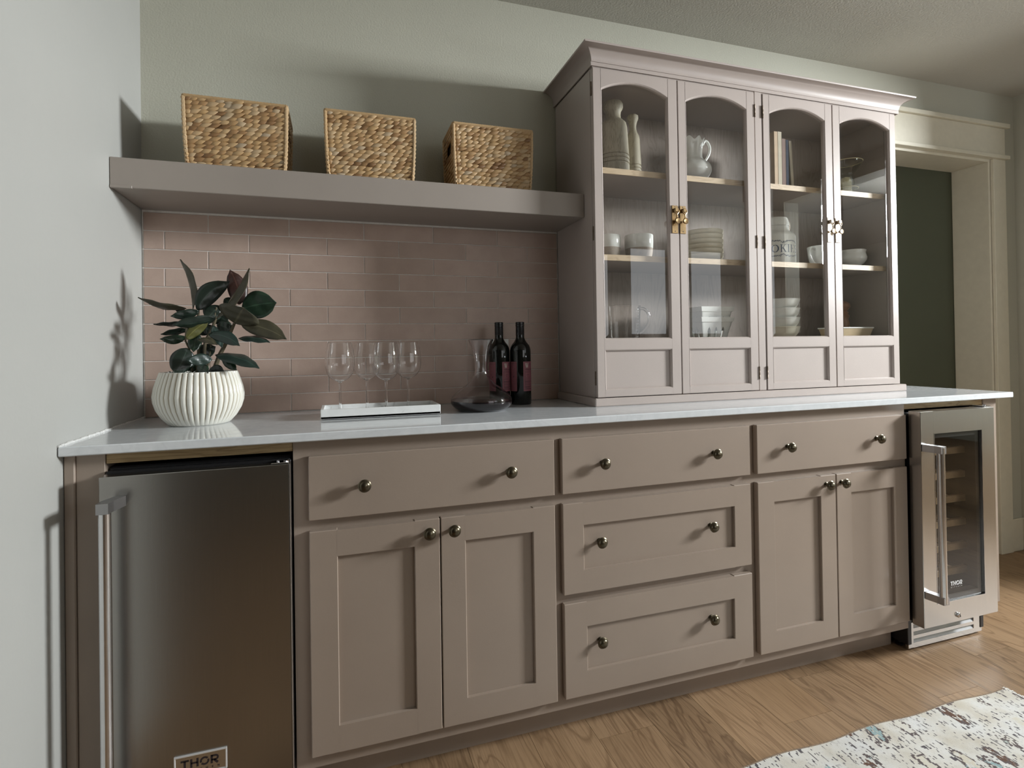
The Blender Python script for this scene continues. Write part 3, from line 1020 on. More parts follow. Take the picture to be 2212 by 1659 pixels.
MB().box(HX0 + 0.0205, HX1 - 0.0205, -0.290, -0.025, 1.106, 1.126).build('shelf_board', M_HUTIN, hu)


def sweep3(prof, xl, xr, yf):
    """profile of (outward offset, z) swept along left return, front, right return"""
    b_ = MB()
    vs, fs = [], []
    for d_, z in prof:
        vs += [(xl - d_, -0.001, z), (xl - d_, yf - d_, z), (xr + d_, yf - d_, z), (xr + d_, -0.001, z)]
    n = len(prof)
    for k_ in range(n - 1):
        for i in range(3):
            fs.append((k_ * 4 + i, k_ * 4 + i + 1, (k_ + 1) * 4 + i + 1, (k_ + 1) * 4 + i))
    fs.append(((n - 1) * 4, (n - 1) * 4 + 1, (n - 1) * 4 + 2, (n - 1) * 4 + 3))
    b_.add(vs, fs)
    return b_


ZK0, ZK1 = 2.0385, 2.0970
MB_f = sweep3([(0.0, ZK0), (0.0045, ZK0), (0.0050, ZK0 + 0.012), (0.0, ZK0 + 0.0125)], HX0 - 0.001, HX1 + 0.012, YH + 0.003)
MB_f.build('frieze_strip', M_HUT, hu)
pr = [(0.0, ZK0 + 0.0125), (0.0035, ZK0 + 0.0130)]
for i in range(11):
    t = i / 10
    pr.append((0.004 + 0.041 * (1 - math.cos(t * PI / 2)) ** 1.0, ZK0 + 0.0135 + 0.0385 * math.sin(t * PI / 2)))
pr += [(0.0462, ZK1 - 0.0045), (0.0462, ZK1 - 0.001), (0.044, ZK1), (0.0, ZK1)]
sweep3(pr, HX0, HX1 + 0.012, YH + 0.002).build('crown_moulding', M_HUT, hu, smooth=True)


def arch_loop(x0, x1, z0, zs, rise, n=14):
    half, cx = (x1 - x0) / 2, (x0 + x1) / 2
    rad = (half * half + rise * rise) / (2 * rise)
    cz = zs + rise - rad
    a_ = math.asin(half / rad)
    top = [(cx + rad * math.sin(a_ - 2 * a_ * i / n), cz + rad * math.cos(a_ - 2 * a_ * i / n)) for i in range(n + 1)]
    return [(x0, z0), (x1, z0)] + top


def hutch_door(x0, x1, gx0, gx1, hinge_left, brass, latch_x):
    z0, z1 = 0.9445, 2.0345
    gz0, zs, rise = 1.1360, 1.9690, 0.0335
    pz0, pz1 = 0.9680, 1.1015
    yb = YH + 0.020
    b_ = MB()
    b_.rbox(x0, gx0, YH, yb, z0, z1, 0.0015)
    b_.rbox(gx1, x1, YH, yb, z0, z1, 0.0015)
    b_.box(gx0 - 0.002, gx1 + 0.002, YH, yb, z0 + 0.001, pz0)
    b_.box(gx0 - 0.002, gx1 + 0.002, YH, yb, pz1, gz0)
    lp = arch_loop(gx0, gx1, gz0, zs, rise)
    top = lp[2:]
    vs = [(p[0], YH, p[1]) for p in top] + [(p[0], YH, z1 - 0.001) for p in top] + [(p[0], yb, p[1]) for p in top] + [(p[0], yb, z1 - 0.001) for p in top]
    n = len(top)
    fs = []
    for i in range(n - 1):
        fs += [(i, i + 1, n + i + 1, n + i), (2 * n + i, 2 * n + i + 1, 3 * n + i + 1, 3 * n + i), (i, i + 1, 2 * n + i + 1, 2 * n + i)]
    b_.add(vs, fs)
    # rounded beads round the glass and the lower panel
    bead = [(0.0, YH - 0.0001), (0.0008, YH + 0.0004), (0.0035, YH + 0.0030), (0.0045, YH + 0.0065), (0.0045, YH + 0.0105)]
    b_.strip_loop(lp, bead)
    b_.strip_loop([(gx0, pz0), (gx1, pz0), (gx1, pz1), (gx0, pz1)], bead)
    d_ = b_.build('door', M_HUT, hu)
    gl2 = arch_loop(gx0 + 0.001, gx1 - 0.001, gz0 + 0.001, zs, rise)
    # pane with a ground bevel round its edge
    inner = arch_loop(gx0 + 0.017, gx1 - 0.017, gz0 + 0.017, zs - 0.012, rise - 0.001)
    gm = MB()
    n2 = len(gl2)
    yf_, yt_ = YH + 0.0085, YH + 0.0070
    gm.add([(p[0], yf_, p[1]) for p in gl2] + [(p[0], yt_, p[1]) for p in inner],
           [(i, (i + 1) % n2, n2 + (i + 1) % n2, n2 + i) for i in range(n2)] + [tuple(range(n2, 2 * n2))])
    gm.build('glass_pane', G_PANE, d_)
    MB().box(gx0 + 0.001, gx1 - 0.001, YH + 0.0090, YH + 0.016, pz0 - 0.004, pz1 + 0.004).build('lower_panel', M_HUT, d_)
    hx = x0 - 0.0012 if hinge_left else x1 + 0.0012
    for zz in (1.967, 1.487, 1.008):
        MB().lathe([(0, -0.023), (0.0030, -0.023), (0.0030, -0.008), (0.0026, -0.0075), (0.0030, -0.007), (0.0030, 0.007), (0.0026, 0.0075), (0.0030, 0.008), (0.0030, 0.023), (0, 0.023)],
                   (hx, YH - 0.0008 if 1.8 < hx < 2.3 else YH + 0.011, zz), 10).build('hinge', M_HINGE, d_, smooth=True)
    # drop-pull latch
    yl = YH
    lx, lz = latch_x, 1.5480
    l = MB().rbox(lx - 0.0120, lx + 0.0120, yl - 0.0032, yl, lz - 0.0480, lz + 0.0480, 0.0008)
    l.rbox(lx - 0.0065, lx + 0.0065, yl - 0.0150, yl - 0.003, lz + 0.0240, lz + 0.0370, 0.0012)
    l.tube([(lx - 0.0090, yl - 0.0115, lz + 0.0320), (lx - 0.0090, yl - 0.0135, lz + 0.0240), (lx - 0.0030, yl - 0.0150, lz + 0.0175), (lx, yl - 0.0155, lz + 0.0140)], 0.0016, 8)
    l.tube([(lx + 0.0090, yl - 0.0115, lz + 0.0320), (lx + 0.0090, yl - 0.0135, lz + 0.0240), (lx + 0.0030, yl - 0.0150, lz + 0.0175), (lx, yl - 0.0155, lz + 0.0140)], 0.0016, 8)
    l.tube([(lx - 0.0100, yl - 0.0115, lz + 0.0310), (lx + 0.0100, yl - 0.0115, lz + 0.0310)], 0.0018, 8)
    l.tube([(lx, yl - 0.0152, lz + 0.0160), (lx, yl - 0.0160, lz - 0.0020)], [0.0018, 0.0022], 8)
    l.lathe([(0, -0.006), (0.0040, -0.0065), (0.0055, -0.012), (0.0105, -0.0170), (0.0112, -0.0195), (0.0088, -0.0218), (0.0080, -0.0210), (0.0, -0.0200)],
            (lx, yl, lz - 0.0075), 20, axis='y')
    l.build('latch', brass, d_, smooth=30)
    sm = MB()
    for sz in (-0.0410, 0.0430):
        sm.lathe([(0, 0), (0.0018, 0), (0.0015, -0.0008), (0, -0.0010)], (lx, yl - 0.0032, lz + sz), 10, axis='y')
    sm.build('latch_screw', M_BLACK, d_)
    return d_


hutch_door(1.3805, 1.7030, 1.4100, 1.6655, True, M_BRASS, 1.6850)
hutch_door(1.7060, 2.0320, 1.7370, 1.9965, False, M_BRASS, 1.7170)
hutch_door(2.0705, 2.3995, 2.0990, 2.3640, True, M_PEWTER, 2.3770)
hutch_door(2.4025, 2.7315, 2.4380, 2.7000, False, M_PEWTER, 2.4170)

# ------------------------------------------------------------------ baskets on the shelf
def spindle(seg=8, rings=8):
    b_ = MB()
    pts, rad = [], []
    for i in range(rings + 1):
        t = i / rings
        pts.append((t - 0.5, 0, 0))
        rad.append(0.5 * max(0.03, math.sin(PI * t) ** 0.85))
    return b_.tube(pts, rad, seg)


def basket(cx, y0, y1, wdt, hgt, label, side_vis, seed):
    rr = random.Random(seed)
    zb = SZ1
    o_ = empty('woven_basket', (cx, (y0 + y1) / 2, zb), label, 'basket', 'water hyacinth baskets on the floating shelf')
    x0, x1 = cx - wdt / 2, cx + wdt / 2
    yf, yb_ = min(y0, y1), max(y0, y1)
    taper = 0.007
    # thin inner shell with a handle hole in each end
    sh_ = MB()
    e = 0.0155
    sh_.box(x0 + e + 0.002, x1 - e - 0.002, yf + e + 0.002, yb_ - e - 0.002, zb + 0.002, zb + 0.006)
    sh_.box(x0 + e, x1 - e, yf + e, yf + e + 0.002, zb + 0.003, zb + hgt - 0.006)
    sh_.box(x0 + e, x1 - e, yb_ - e - 0.002, yb_ - e, zb + 0.003, zb + hgt - 0.006)
    hy0, hy1, hz0, hz1 = (yf + yb_) / 2 - 0.042, (yf + yb_) / 2 + 0.042, zb + hgt * 0.58, zb + hgt * 0.80
    for xs in (x0 + e, x1 - e - 0.002):
        sh_.box(xs, xs + 0.002, yf + e, yb_ - e, zb + 0.003, hz0)
        sh_.box(xs, xs + 0.002, yf + e, yb_ - e, hz1, zb + hgt - 0.006)
        sh_.box(xs, xs + 0.002, yf + e, hy0, hz0, hz1)
        sh_.box(xs, xs + 0.002, hy1, yb_ - e, hz0, hz1)
    sh_.build('inner_shell', M_HYIN, o_)
    rows = 16
    rh = (hgt - 0.010) / rows
    proto = None
    rest = MB()
    for r_ in range(rows):
        zc = zb + 0.005 + rh * (r_ + 0.5)
        tp = taper * (1 - (r_ / rows)) ** 2
        # front: each strand lump a part of its own
        x = x0 + 0.004 + tp - rr.uniform(0, 0.012)
        while x < x1 - 0.004:
            L_ = rr.uniform(0.0185, 0.0255)
            xa, xb = max(x - L_ * 0.35, x0 + 0.001 + tp), min(x + L_ * 1.35, x1 - 0.001 - tp)
            if xb - xa > 0.008:
                if proto is None:
                    s_o = spindle().build('strand', M_HYA, o_, smooth=True, origin=(0, 0, 0))
                    proto = s_o
                else:
                    s_o = link_copy(proto, o_)
                xm = (xa + xb) / 2
                bulge = 0.003 * math.exp(-((xm - cx) / 0.010) ** 2)
                s_o.location = Vector((xm, yf + 0.0058 + tp - bulge + rr.uniform(-0.0006, 0.0006), zc + rr.uniform(-0.0008, 0.0008))) - wloc(o_)
                s_o.rotation_euler = (rr.uniform(-0.3, 0.3), -rr.uniform(0.16, 0.34), -rr.uniform(0.12, 0.22))
                s_o.scale = ((xb - xa) * 1.06, 0.0105, rh * rr.uniform(1.12, 1.45))
            x += L_
        # the two ends and the back, joined
        for face in ('l', 'r', 'b'):
            if face == 'b':
                s0, s1 = x0, x1
            else:
                s0, s1 = yf, yb_
            u = s0 + 0.002 - rr.uniform(0, 0.012)
            while u < s1 - 0.004:
                L_ = rr.uniform(0.0185, 0.0255)
                ua, ub = max(u - L_ * 0.35, s0), min(u + L_ * 1.35, s1)
                u += L_
                if ub - ua < 0.008:
                    continue
                um = (ua + ub) / 2
                if face != 'b' and hy0 - 0.006 < um < hy1 + 0.006 and hz0 - 0.003 < zc < hz1 + 0.003:
                    continue
                sp_ = spindle(6, 4)
                tl = rr.uniform(0.10, 0.3)
                sx_, sz_ = (ub - ua), rh * rr.uniform(1.1, 1.4)
                rest.t = rr.random()
                vs = []
                for (px, py, pz) in sp_.v:
                    px, py, pz = px * sx_, py * 0.0115, pz * sz_
                    px, pz = px * math.cos(tl) - pz * math.sin(tl), px * math.sin(tl) + pz * math.cos(tl)
                    if face == 'l':
                        vs.append((x0 + 0.0055 + tp - py, um - px, zc + pz))
                    elif face == 'r':
                        vs.append((x1 - 0.0055 - tp + py, um + px, zc + pz))
                    else:
                        vs.append((um - px, yb_ - 0.0055 - tp + py, zc + pz))
                rest.add(vs, sp_.f)
    ro = rest.build('side_weave', M_HYB, o_, smooth=True, tint=True)
    ro['kind'] = 'stuff'
    # corner posts and wrapped rim
    cp = MB()
    for xx in (x0 + 0.004, x1 - 0.004):
        for yy in (yf + 0.004, yb_ - 0.004):
            pts, rad = [], []
            for i in range(rows * 2 + 1):
                t = i / (rows * 2)
                sgx = 1 if xx < cx else -1
                sgy = 1 if yy < (yf + yb_) / 2 else -1
                q = taper * (1 - t) ** 2
                pts.append((xx + sgx * q, yy + sgy * q, zb + 0.004 + t * (hgt - 0.01)))
                rad.append(0.0040 + 0.0020 * (i % 2) + rr.uniform(0, 0.0008))
            cp.t = rr.uniform(0.5, 0.9)
            cp.tube(pts, rad, 7)
    cp.build('corner_binding', M_HYB, o_, smooth=True, tint=True)['kind'] = 'stuff'
    rm = MB()
    ring = [(x0 + 0.004, yf + 0.004), (x1 - 0.004, yf + 0.004), (x1 - 0.004, yb_ - 0.004), (x0 + 0.004, yb_ - 0.004)]
    for i in range(4):
        p0, p1 = ring[i], ring[(i + 1) % 4]
        n = max(8, int(math.dist(p0, p1) / 0.0042))
        pts = [(p0[0] + (p1[0] - p0[0]) * j / n, p0[1] + (p1[1] - p0[1]) * j / n, zb + hgt - 0.0055) for j in range(n + 1)]
        rm.t = rr.uniform(0.45, 0.8)
        rm.tube(pts, [0.0052 + 0.0011 * (j % 2) for j in range(n + 1)], 7)
    rm.build('rim', M_HYB, o_, smooth=True, tint=True)
    hl = MB()
    for xs in (x0 + 0.006, x1 - 0.006):
        hl.t = 0.4
        hl.tube([(xs, hy0, hz0), (xs, hy1, hz0), (xs, hy1, hz1), (xs, hy0, hz1), (xs, hy0, hz0)], 0.0035, 6)
    hl.build('handle_edge', M_HYB, o_, smooth=True, tint=True)
    return o_


basket(0.3005, -0.222, -0.045, 0.276, 0.2045, 'leftmost woven water hyacinth basket on the floating shelf, nearest the left wall', 'r', 11)
basket(0.6765, -0.222, -0.045, 0.274, 0.2085, 'middle woven water hyacinth basket on the floating shelf, thin flat darker strands', 'l', 12)
basket(1.0700, -0.222, -0.045, 0.276, 0.2130, 'rightmost woven water hyacinth basket on the shelf, its handle hole showing at the left', 'l', 13)

# ------------------------------------------------------------------ plant
PCX, PCY = 0.2010, -0.2250
pot = empty('potted_rubber_plant', (PCX, PCY, CT), 'dark leaved rubber plant in a ribbed white pot at the left end of the counter', 'plant')
prof = [(0.0, 0.0), (0.072, 0.0), (0.078, 0.004), (0.093, 0.021), (0.1055, 0.043), (0.1120, 0.064), (0.1135, 0.080), (0.1100, 0.102), (0.1035, 0.123), (0.0985, 0.137), (0.0968, 0.1425), (0.0950, 0.1450),
        (0.0918, 0.1450), (0.0902, 0.1400), (0.092, 0.125), (0.092, 0.110)]


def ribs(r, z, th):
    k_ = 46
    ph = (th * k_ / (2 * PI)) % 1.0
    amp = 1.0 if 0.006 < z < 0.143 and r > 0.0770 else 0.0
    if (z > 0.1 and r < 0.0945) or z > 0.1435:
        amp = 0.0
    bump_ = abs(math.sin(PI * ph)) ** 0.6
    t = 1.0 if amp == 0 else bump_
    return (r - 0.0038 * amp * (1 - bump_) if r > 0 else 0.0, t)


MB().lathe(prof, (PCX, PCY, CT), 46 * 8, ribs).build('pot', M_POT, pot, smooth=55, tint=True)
MB().lathe([(0.0, 0.003), (0.03, 0.006), (0.0925, 0.0)], (PCX, PCY, CT + 0.125), 24).build('soil', M_SOIL, pot, smooth=True)

SCL = 6.1457


def leaf_pt(u, v_, y):
    """crop pixel on the photograph to a point at depth y"""
    px, py = 290 + u / SCL, 560 + v_ / SCL
    dvec = rt * ((px - CX) / F_PX) + dn * ((py - CY) / F_PX) + fw
    C_ = Vector((0.5722, -1.938, 1.1095))
    return C_ + dvec * ((y - C_.y) / dvec.y)


def leaf(base, tip, wpx, mat, dy0=0.0, dy1=0.0, bend=0.0, face=1.0, fold=0.25, curl=0.0):
    """base, tip in crop pixels; wpx apparent width in crop pixels; bend: sideways bow of the midrib; curl: tip droop"""
    P0, P1 = leaf_pt(base[0], base[1], PCY + dy0), leaf_pt(tip[0], tip[1], PCY + dy1)
    ax = P1 - P0
    L_ = ax.length
    d_ = ax.normalized()
    wv = wpx * 1.12 / SCL * 1.72 / F_PX
    view = (P0 - Vector((0.5722, -1.938, 1.1095))).normalized()
    side = d_.cross(view).normalized()
    nrm = side.cross(d_).normalized()
    wreal = max(wv, min(0.40 * L_, 0.055))
    ct_ = min(1.0, wv / wreal)
    st_ = math.sqrt(max(0.0, 1 - ct_ * ct_)) * face
    wdir = side * ct_ + nrm * st_
    ndir = wdir.cross(d_).normalized()
    b_ = MB()
    nl, nw = 12, 6
    vs, fs, tn = [], [], []
    for i in range(nl + 1):
        t = i / nl
        pw = math.sin(PI * min(1, t * 0.97 + 0.015) ** 0.88) ** 0.75 * 0.5 * wreal
        if t > 0.9:
            pw *= (1 - t) / 0.1 * 0.75 + 0.10
        if t < 0.04:
            pw = 0.0022
        mid = P0 + ax * t + side * (bend * L_ * math.sin(PI * t)) + Vector((0, 0, -1)) * (curl * L_ * t ** 2.5)
        for j in range(nw + 1):
            q = j / nw * 2 - 1
            lift = abs(q) * pw * fold + 0.0012 * math.sin(t * 16 + q * 3)
            vs.append(mid + wdir * (q * pw) + ndir * lift)
            tn.append(1.0 if j == nw // 2 else (0.0))
    for i in range(nl):
        for j in range(nw):
            a_ = i * (nw + 1) + j
            fs.append((a_, a_ + 1, a_ + nw + 2, a_ + nw + 1))
    b_.add(vs, fs)
    b_.tints = tn
    ob = b_.build('leaf', mat, pot, smooth=180, tint=True, recalc=False)
    so = ob.modifiers.new('thickness', 'SOLIDIFY')
    so.thickness = 0.0007
    return ob


LV = [
    ((780, 660), (612, 0), 62, L_OLIVE, 0.00, 0.01, -0.05, 1, .3, 0), ((690, 655), (50, 505), 62, L_OLIVE, 0.0, 0.0, 0.12, 1, .3, 0),
    ((830, 668), (1265, 295), 200, L_DARK, -0.02, 0.0, 0.10, 1, .2, 0), ((1090, 790), (1530, 120), 74, L_OLIVE, -0.05, -0.02, -0.03, 1, .3, 0),
    ((1400, 600), (1272, 140), 200, L_MAROON, 0.01, 0.02, -0.06, 1, .15, 0), ((1460, 540), (1540, 470), 64, L_DARK, 0.03, 0.05, 0.1, 1, .2, 0),
    ((1425, 660), (1890, 575), 300, L_GREEN, 0.0, -0.01, 0.04, 1, .15, 0), ((1330, 850), (1450, 640), 410, L_OLIVE, -0.05, -0.09, 0.0, 1, .12, 0),
    ((1415, 845), (2025, 1062), 190, L_OLIVE, -0.02, -0.05, 0.06, 1, .15, 0), ((860, 690), (480, 755), 100, L_DARK, -0.03, -0.05, 0.05, 1, .2, 0),
    ((1080, 790), (505, 840), 120, L_DARK, -0.05, -0.08, 0.06, 1, .2, .05), ((700, 850), (255, 862), 48, L_DARK, 0.0, 0.0, 0.05, 1, .2, 0),
    ((720, 930), (350, 975), 66, L_DARK, -0.01, -0.02, 0.06, 1, .2, .06), ((690, 1040), (338, 1045), 92, L_GREEN, -0.02, -0.04, 0.08, 1, .2, .04),
    ((690, 1060), (990, 820), 120, L_BRIGHT, -0.06, -0.05, 0.06, 1, .25, 0), ((825, 975), (785, 1232), 128, L_GREEN, -0.04, -0.06, 0, 1, .2, 0),
    ((850, 1065), (1105, 1140), 64, L_OLIVE, -0.07, -0.08, 0.12, 1, .2, 0), ((990, 990), (1402, 1150), 130, L_BLUE, -0.06, -0.09, 0.10, 1, .2, 0),
    ((1390, 1050), (1802, 1105), 72, L_BLUE, -0.03, -0.05, 0.08, 1, .2, 0), ((850, 1262), (1082, 1160), 150, L_DARK, 0.0, 0.01, 0, 1, .15, 0),
    ((705, 1180), (540, 1528), 222, L_DARK, -0.06, -0.08, 0.03, 1, .12, 0), ((1032, 1330), (705, 1330), 120, L_BLUE, -0.08, -0.11, 0.0, 1, .15, .05),
    ((1080, 1268), (1662, 1450), 120, L_BLUE, -0.05, -0.09, 0.08, 1, .2, 0), ((1168, 1310), (1362, 1475), 88, L_GREEN, -0.04, -0.06, 0, 1, .2, 0),
    ((985, 1490), (1205, 1500), 92, L_DARK, -0.03, -0.05, 0.16, 1, .15, 0), ((845, 1415), (985, 1512), 108, L_GREEN, -0.07, -0.09, 0.0, 1, .15, 0),
    ((710, 1470), (838, 1400), 88, L_GREEN, 0.0, 0.0, 0, 1, .15, 0), ((950, 640), (1255, 840), 200, L_DARK, 0.02, 0.02, 0, 1, .15, 0),
    ((1100, 860), (1285, 930), 130, L_DARK, 0.0, -0.01, 0, 1, .2, 0), ((1050, 880), (1165, 1175), 90, L_BLUE, -0.03, -0.05, 0, 1, .2, 0),
    ((690, 800), (810, 920), 130, L_DARK, 0.03, 0.02, 0, 1, .15, 0), ((1200, 520), (1330, 640), 120, L_GREEN, 0.03, 0.03, 0, 1, .15, 0),
    ((900, 880), (1110, 1010), 110, L_DARK, 0.01, 0.0, 0, 1, .2, 0), ((540, 655), (690, 700), 60, L_DARK, 0.01, 0.02, 0, 1, .2, 0),
    ((1300, 930), (1110, 860), 130, L_DARK, 0.01, 0.0, 0, 1, .2, 0), ((1100, 640), (960, 800), 190, L_DARK, 0.01, 0.0, 0, 1, .15, 0),
    ((870, 1000), (1010, 880), 110, L_DARK, 0.02, 0.01, 0, 1, .15, 0),
]
for args in LV:
    leaf(*args)
for pts, r0, r1, dy in ((((825, 1470), (860, 1060), (850, 680), (835, 600)), .0042, .003, 0.0), (((930, 1470), (940, 1100), (1060, 860), (1095, 760)), .0048, .003, -0.01),
                        (((1050, 1475), (1130, 1280), (1230, 1090), (1330, 850)), .0068, .004, -0.01), (((770, 1300), (730, 1190), (680, 1085), (690, 850)), .003, .002, -0.02),
                        (((960, 1470), (1010, 1200), (1040, 900), (1090, 640)), .0035, .0025, 0.01)):
    P3 = [leaf_pt(u, v_, PCY + dy) for u, v_ in pts]
    P3[0].z = CT + 0.122
    P3[0].x = PCX + (P3[0].x - PCX) * 0.8
    sm_ = []
    for i in range(len(P3) - 1):
        for q in range(4):
            sm_.append(P3[i].lerp(P3[i + 1], q / 4))
    sm_.append(P3[-1])
    MB().tube(sm_, [r0 + (r1 - r0) * i / (len(sm_) - 1) for i in range(len(sm_))], 8).build('stem', M_STEM, pot, smooth=True)
ms = MB()
rr = random.Random(3)
for i in range(260):
    th, rd = rr.uniform(0, 2 * PI), 0.045 * math.sqrt(rr.random())
    p = Vector((PCX - 0.028 + rd * math.cos(th), PCY - 0.022 + rd * 0.8 * math.sin(th), CT + 0.140 + rr.uniform(0, 0.026) * (1 - rd / 0.05)))
    a_, t_ = rr.uniform(0, 2 * PI), rr.uniform(-0.4, 0.8)
    u_ = Vector((math.cos(a_), math.sin(a_), t_)) * rr.uniform(0.004, 0.008)
    w_ = Vector((-math.sin(a_), math.cos(a_), 0.1)) * 0.0018
    ms.add([p - w_ * 0.3, p + u_ * 0.5 - w_, p + u_, p + u_ * 0.5 + w_], [(0, 1, 2, 3)])
ms.build('moss', M_MOSS, pot, recalc=False)['kind'] = 'stuff'

# ------------------------------------------------------------------ tray with wine glasses
tx0, tx1, ty0, ty1 = 0.5215, 0.8645, -0.3060, -0.1580
tr = MB()
tr.rbox(tx0, tx1, ty0, ty1, CT + 0.002, CT + 0.0095, 0.001)
tr.rbox(tx0, tx1, ty0, ty0 + 0.009, CT + 0.002, CT + 0.0295, 0.0012)
tr.rbox(tx0, tx1, ty1 - 0.009, ty1, CT + 0.002, CT + 0.0295, 0.0012)
tr.rbox(tx0, tx0 + 0.009, ty0 + 0.008, ty1 - 0.008, CT + 0.008, CT + 0.0295, 0.001)
tr.rbox(tx1 - 0.009, tx1, ty0 + 0.008, ty1 - 0.008, CT + 0.008, CT + 0.0295, 0.001)
for xx in (tx0 + 0.02, tx1 - 0.02):
    for yy in (ty0 + 0.02, ty1 - 0.02):
        tr.lathe([(0, 0), (0.006, 0), (0.006, 0.003), (0, 0.003)], (xx, yy, CT), 10)
tag(tr.build('serving_tray', M_MARBLE), 'long shallow white marble tray holding four wine glasses', 'tray')


def smooth_prof(pts, n=5):
    """Catmull-Rom through (r, z)"""
    out = []
    for i in range(len(pts) - 1):
        p0, p1, p2, p3 = pts[max(i - 1, 0)], pts[i], pts[i + 1], pts[min(i + 2, len(pts) - 1)]
        for q in range(n):
            t = q / n
            out.append(tuple(0.5 * (2 * p1[k_] + (p2[k_] - p0[k_]) * t + (2 * p0[k_] - 5 * p1[k_] + 4 * p2[k_] - p3[k_]) * t * t
                                    + (3 * p1[k_] - p0[k_] - 3 * p2[k_] + p3[k_]) * t ** 3) for k_ in (0, 1)))
    out.append(pts[-1])
    return [(max(0.0, r), z) for r, z in out]


GH = 0.2100
def wine_glass(x, y, label):
    z = CT + 0.0098
    g_ = empty('wine_glass', (x, y, z), label, 'wine glass', 'wine glasses on the marble tray')
    outer = smooth_prof([(0.0048, 0.094), (0.0090, 0.0975), (0.022, 0.1035), (0.0355, 0.1180), (0.0415, 0.1400), (0.0420, 0.1560), (0.0405, 0.1780), (0.0360, 0.2020), (0.0345, GH)], 5)
    innr = [(max(0.0, r - 0.0011), zz) for r, zz in outer[8:]]
    bp = [(0.0, 0.0936)] + outer + [(0.0340, GH + 0.0003)] + list(reversed(innr)) + [(0.012, 0.1020), (0.0, 0.1010)]
    MB().lathe(bp, (x, y, z), 48).build('bowl', G_SOLID, g_, smooth=True)
    stp = [(0.0, 0.0046)] + smooth_prof([(0.0072, 0.0046), (0.0052, 0.010), (0.0040, 0.022), (0.0034, 0.050), (0.0034, 0.080), (0.0042, 0.0932)], 4) + [(0.0, 0.0932)]
    MB().lathe(stp, (x, y, z), 20).build('stem', G_SOLID, g_, smooth=True)
    MB().lathe([(0.0, 0.0), (0.0295, 0.0), (0.0303, 0.0008), (0.0290, 0.0016), (0.018, 0.0028), (0.0072, 0.0044), (0.0, 0.0044)], (x, y, z), 40).build('foot', G_SOLID, g_, smooth=True)
    return g_


def copy_thing(src, loc, label, group=None, name=None):
    c = link_copy(src, None, loc)
    c['label'] = label
    if group:
        c['group'] = group
    for ch in list(src.children):
        cc = link_copy(ch, c)
        for g2 in list(ch.children):
            link_copy(g2, cc)
    return c


wg = wine_glass(0.5755, -0.2660, 'leftmost wine glass on the marble tray, in the front row')
copy_thing(wg, (0.6550, -0.1990, CT + 0.0098), 'second wine glass from the left on the marble tray, partly behind its larger neighbour')
copy_thing(wg, (0.7075, -0.2660, CT + 0.0098), 'third wine glass from the left on the marble tray, overlapping the glass behind')
copy_thing(wg, (0.7810, -0.1990, CT + 0.0098), 'rightmost wine glass on the marble tray, nearest the decanter')

# ------------------------------------------------------------------ decanter
dcx, dcy = 1.0085, -0.2450
dc = empty('wine_decanter', (dcx, dcy, CT), 'wide based clear glass decanter with dark red wine in front of the bottles', 'decanter')
outer = smooth_prof([(0.060, 0.0), (0.078, 0.003), (0.0945, 0.016), (0.0990, 0.030), (0.0935, 0.045), (0.070, 0.066), (0.042, 0.086), (0.0265, 0.105), (0.0208, 0.125), (0.0212, 0.150), (0.0270, 0.185), (0.0345, 0.210), (0.0410, 0.2250)], 6)
innr = [(max(0.0, r - 0.0016), z + 0.001) for r, z in outer]
MB().lathe([(0.0, 0.001)] + outer + [(0.0404, 0.2256)] + list(reversed(innr[4:])) + [(0.070, 0.0042), (0.0, 0.0042)], (dcx, dcy, CT), 64).build('glass_body', G_SOLIDD, dc, smooth=True)
wl = [(r - 0.0008, z) for r, z in outer if 0.006 < z < 0.0330]
MB().lathe([(0.0, 0.0026), (0.070, 0.0026)] + wl + [(wl[-1][0] - 0.001, wl[-1][1]), (0.0, wl[-1][1])], (dcx, dcy, CT), 64).build('wine', M_WINE, dc, smooth=True)

